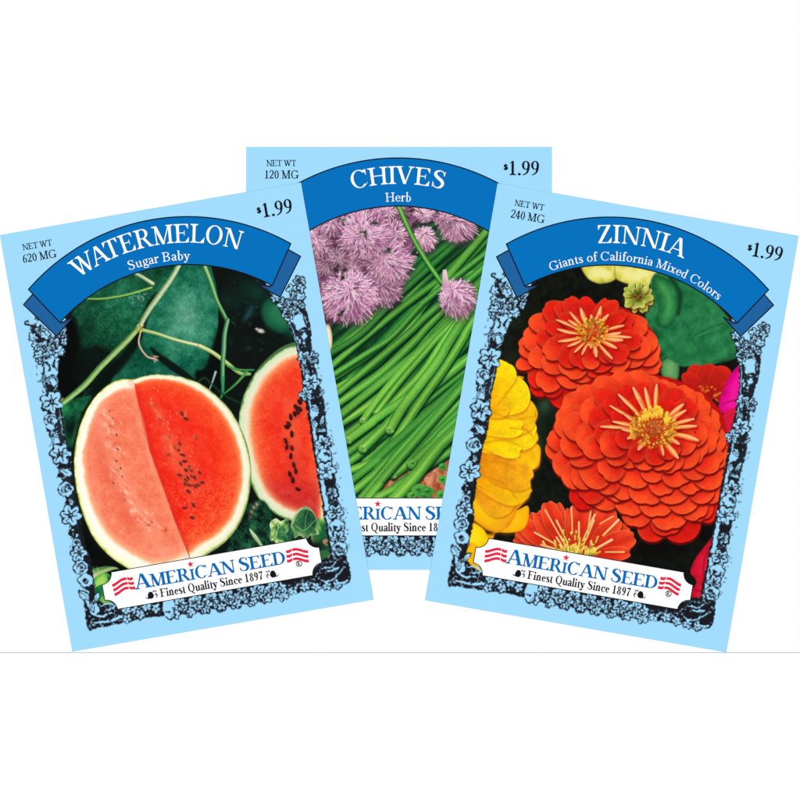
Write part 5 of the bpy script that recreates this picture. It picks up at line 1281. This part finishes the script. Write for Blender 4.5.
def packet(title, title_len, sub, sub_len, sub_size, weight, paint, centre, ang, tilt, z, seed, title_size=18.6):
    (ox, oy) = centre
    root = bpy.data.objects.new('seed_packet', None)
    link(root)
    root.empty_display_size = 0.01
    ca, sa = math.cos(ang), math.sin(ang)
    mx = ox + PW / 2 * ca + PH / 2 * sa; my = oy - PW / 2 * sa + PH / 2 * ca
    root.location = ((mx - 400) * MM, (400 - my) * MM, z)
    root.rotation_euler = (0, tilt, ang)
    pouch(root)
    c = Canvas(ox, oy, ang)
    paint(c)
    P = outside_is_paper(c)
    paint_border(c)
    # photograph and ornament: two sheets that butt against each other
    cu = (c.U[:-1, :-1] + c.U[1:, 1:]) / 2; cv = (c.V[:-1, :-1] + c.V[1:, 1:]) / 2
    class W: pass
    keepX, keepY = c.X, c.Y
    c.X, c.Y = cu, cv
    inner = c.sdf((slice(None), slice(None)), np.array(picture_edge(), float)) < -3.0
    c.X, c.Y = keepX, keepY
    arch = (cv > BV - np.sqrt(np.maximum(BR ** 2 - (cu - AU) ** 2, 0)) - 3)
    sidezone = ((cu > 8) & (cu < 298) & (cv > 74) & (cv < 412)) & ~((cv > 420))
    grid_mesh(c, inner & arch, 'printed_photograph', root, 6)
    grid_mesh(c, (~inner) & sidezone & (arch | (cv > 100) | (cu < 60) | (cu > 244)), 'flower_border', root, 6)
    tailL = ribbon_tail(root, 1); tailR = ribbon_tail(root, -1)
    ban = ribbon_banner(root)
    tm = Mesh()
    lay(tm, title, title_size, arc_at(AU, AV, 184.5, title_len), T=.145, H=.048, span=title_len, track=.02)
    t = tm.build('title_lettering', M_WHITE, ban, 0); t.location = (0, 0, 12e-6)
    sm_ = Mesh()
    lay(sm_, sub, sub_size, arc_at(AU, AV, 167.0, sub_len), T=.112, H=.05, span=sub_len)
    t = sm_.build('variety_lettering', M_WHITE, ban, 0); t.location = (0, 0, 12e-6)
    w = Mesh()
    lay(w, 'NET WT', 6.2, line_at(20.0, 19.2), T=.16, H=.09, span=30.0, track=-.035)
    lay(w, weight + ' MG', 8.2, line_at(18.0, 31.6), T=.155, H=.08, span=34.5, track=-.035)
    w.build('weight_lettering', M_BLACK, root, 8)
    p = Mesh()
    lay(p, '1.99', 14.2, line_at(261.3, 28.2), T=.155, H=.065, span=31.5, track=-.05)
    lay(p, '$', 4.8, line_at(257.0, 22.6), T=.22, H=.12, span=4.6)
    p.build('price_lettering', M_BLACK, root, 8)
    pl = plaque(root)
    b = Mesh()
    sizes = [15.0, 13.0, 13.0, 13.0, 10.8, 13.0, 13.0, 13.0, 11.0, 13.4, 13.0, 13.0, 13.0]
    xs, k = lay(b, 'AMERICAN SEED', sizes, line_at(72.6, 372.3), T=.195, H=.07, span=153.8, track=-.035)
    star(b, 72.6 + xs[4] + 2.3, 356.6, 3.7)
    o = b.build('brand_lettering', [M_BRAND, M_RED], pl, 0); o.location = (0, 0, 10e-6)
    b = Mesh()
    lay(b, 'Finest Quality Since 1897', 8.4, line_at(96.6, 383.9), T=.20, H=.08, span=104.5)
    o = b.build('slogan_lettering', M_BLACK, pl, 0); o.location = (0, 0, 10e-6)
    for o in (flag(pl, 50.6, 1), flag(pl, 227.6, -1)): o.location = (0, 0, 10e-6)
    for o in (leaf_ornament(pl, 87.5, 380.4, 1), leaf_ornament(pl, 210.5, 380.4, -1)): o.location = (0, 0, 10e-6)
    b = Mesh()
    ring = [[(238.4 + r * math.cos(6.2832 * i / 24), 374.6 + r * math.sin(6.2832 * i / 24)) for i in range(25)] for r in (3.2, 2.4)]
    b.strip(ring[0], ring[1], 0)
    lay(b, 'R', 3.8, line_at(236.8, 376.4), T=.24, H=.13, span=3.1, z0=2)
    o = b.build('registered_mark', M_BLACK, pl, 0); o.location = (0, 0, 10e-6)
    return root

# where the packets lie: the chives packet flat on the sheet, the other two each resting one long side on the sheet and the other on it
z0 = SHEET
lift = (THICK + 0.00008) / (183.0 * MM)
chives = packet('CHIVES', 93.0, 'Herb', 25.5, 8.8, '120', paint_chives, (246.3, 147.2), 0.0, 0.0, z0, 5, 17.6)
zl = z0 + PW / 2 * MM * lift
melon = packet('WATERMELON', 170.0, 'Sugar Baby', 62.0, 9.2, '620', paint_watermelon, (0.2, 235.2), TILT, -math.atan(lift), zl, 3)
zinnia = packet('ZINNIA', 88.0, 'Giants of California Mixed Colors', 178.0, 8.6, '240', paint_zinnia, (497.4, 183.6), -TILT, math.atan(lift), zl, 4, 18.0)
G = 'light blue seed packets fanned out on the white sheet'
for o, lab in ((melon, 'light blue seed packet picturing a cut watermelon, with the blue WATERMELON ribbon'),
               (chives, 'light blue chives seed packet, upright and partly covered by the other two packets'),
               (zinnia, 'light blue seed packet picturing orange zinnias, with the blue ZINNIA ribbon')):
    o['label'] = lab; o['category'] = 'seed packet'; o['group'] = G

# ------------------------------------------------------------------ what they lie on
def slab(name, x0, y0, x1, y1, z0, z1, cham, mat, rim=None):
    """a flat sheet in photo layout units, its rim chamfered"""
    X = lambda x: (x - 400) * MM
    Y = lambda y: (400 - y) * MM
    lo = [(X(x0), Y(y1), z0), (X(x1), Y(y1), z0), (X(x1), Y(y0), z0), (X(x0), Y(y0), z0)]
    q = cham * MM
    hi = [(X(x0) + q, Y(y1) + q, z1), (X(x1) - q, Y(y1) + q, z1), (X(x1) - q, Y(y0) - q, z1), (X(x0) + q, Y(y0) - q, z1)]
    me = bpy.data.meshes.new(name)
    me.from_pydata(lo + hi, [], [(4, 5, 6, 7), (0, 1, 5, 4), (1, 2, 6, 5), (2, 3, 7, 6), (3, 0, 4, 7), (3, 2, 1, 0)])
    me.materials.append(mat); me.update()
    if rim is not None:
        me.materials.append(rim)
        me.polygons.foreach_set('material_index', [0, 1, 1, 1, 1, 0])
    return link(bpy.data.objects.new(name, me))
table = slab('table_surface', -2600, -2600, 3400, 3400, -0.02, 0.0, 4, M_TABLE)
table['kind'] = 'structure'
sheet = slab('backing_sheet', -60, -60, 800.9, 653.1, 0.0, SHEET, 1.15, M_SHEET, M_RIM)
sheet['label'] = 'thin white sheet of paper lying flat under the three seed packets'
sheet['category'] = 'paper sheet'

# ------------------------------------------------------------------ light and camera
w = bpy.data.worlds.new('World'); S.world = w; w.use_nodes = True
w.node_tree.nodes['Background'].inputs['Color'].default_value = (1, 1, 1, 1)
w.node_tree.nodes['Background'].inputs['Strength'].default_value = 0.22
L = bpy.data.lights.new('copy_stand_lamp', 'AREA'); L.shape = 'DISK'; L.size = 0.55
LZ = 1.6
L.energy = 1.035 * (LEVEL - 0.22) * math.pi ** 2 * LZ ** 2
lo = bpy.data.objects.new('copy_stand_lamp', L); lo.location = (0, 0, LZ); link(lo)

cam = bpy.data.cameras.new('camera')
co = bpy.data.objects.new('camera', cam); link(co)
D = 1.0
co.location = (0, 0, D)
cam.sensor_width = 36.0
cam.lens = 36.0 * D / (800 * MM)
cam.clip_start = 0.05; cam.clip_end = 50.0
S.camera = co
S.view_settings.view_transform = 'Standard'
S.view_settings.look = 'None'
S.view_settings.exposure = 0.0
S.view_settings.gamma = 1.0
S.view_settings.use_curve_mapping = False
S.render.engine = 'CYCLES'
S.cycles.max_bounces = 4
S.render.filter_size = 1.2 if hasattr(S.render, 'filter_size') else 1.5
S.cycles.use_denoising = True
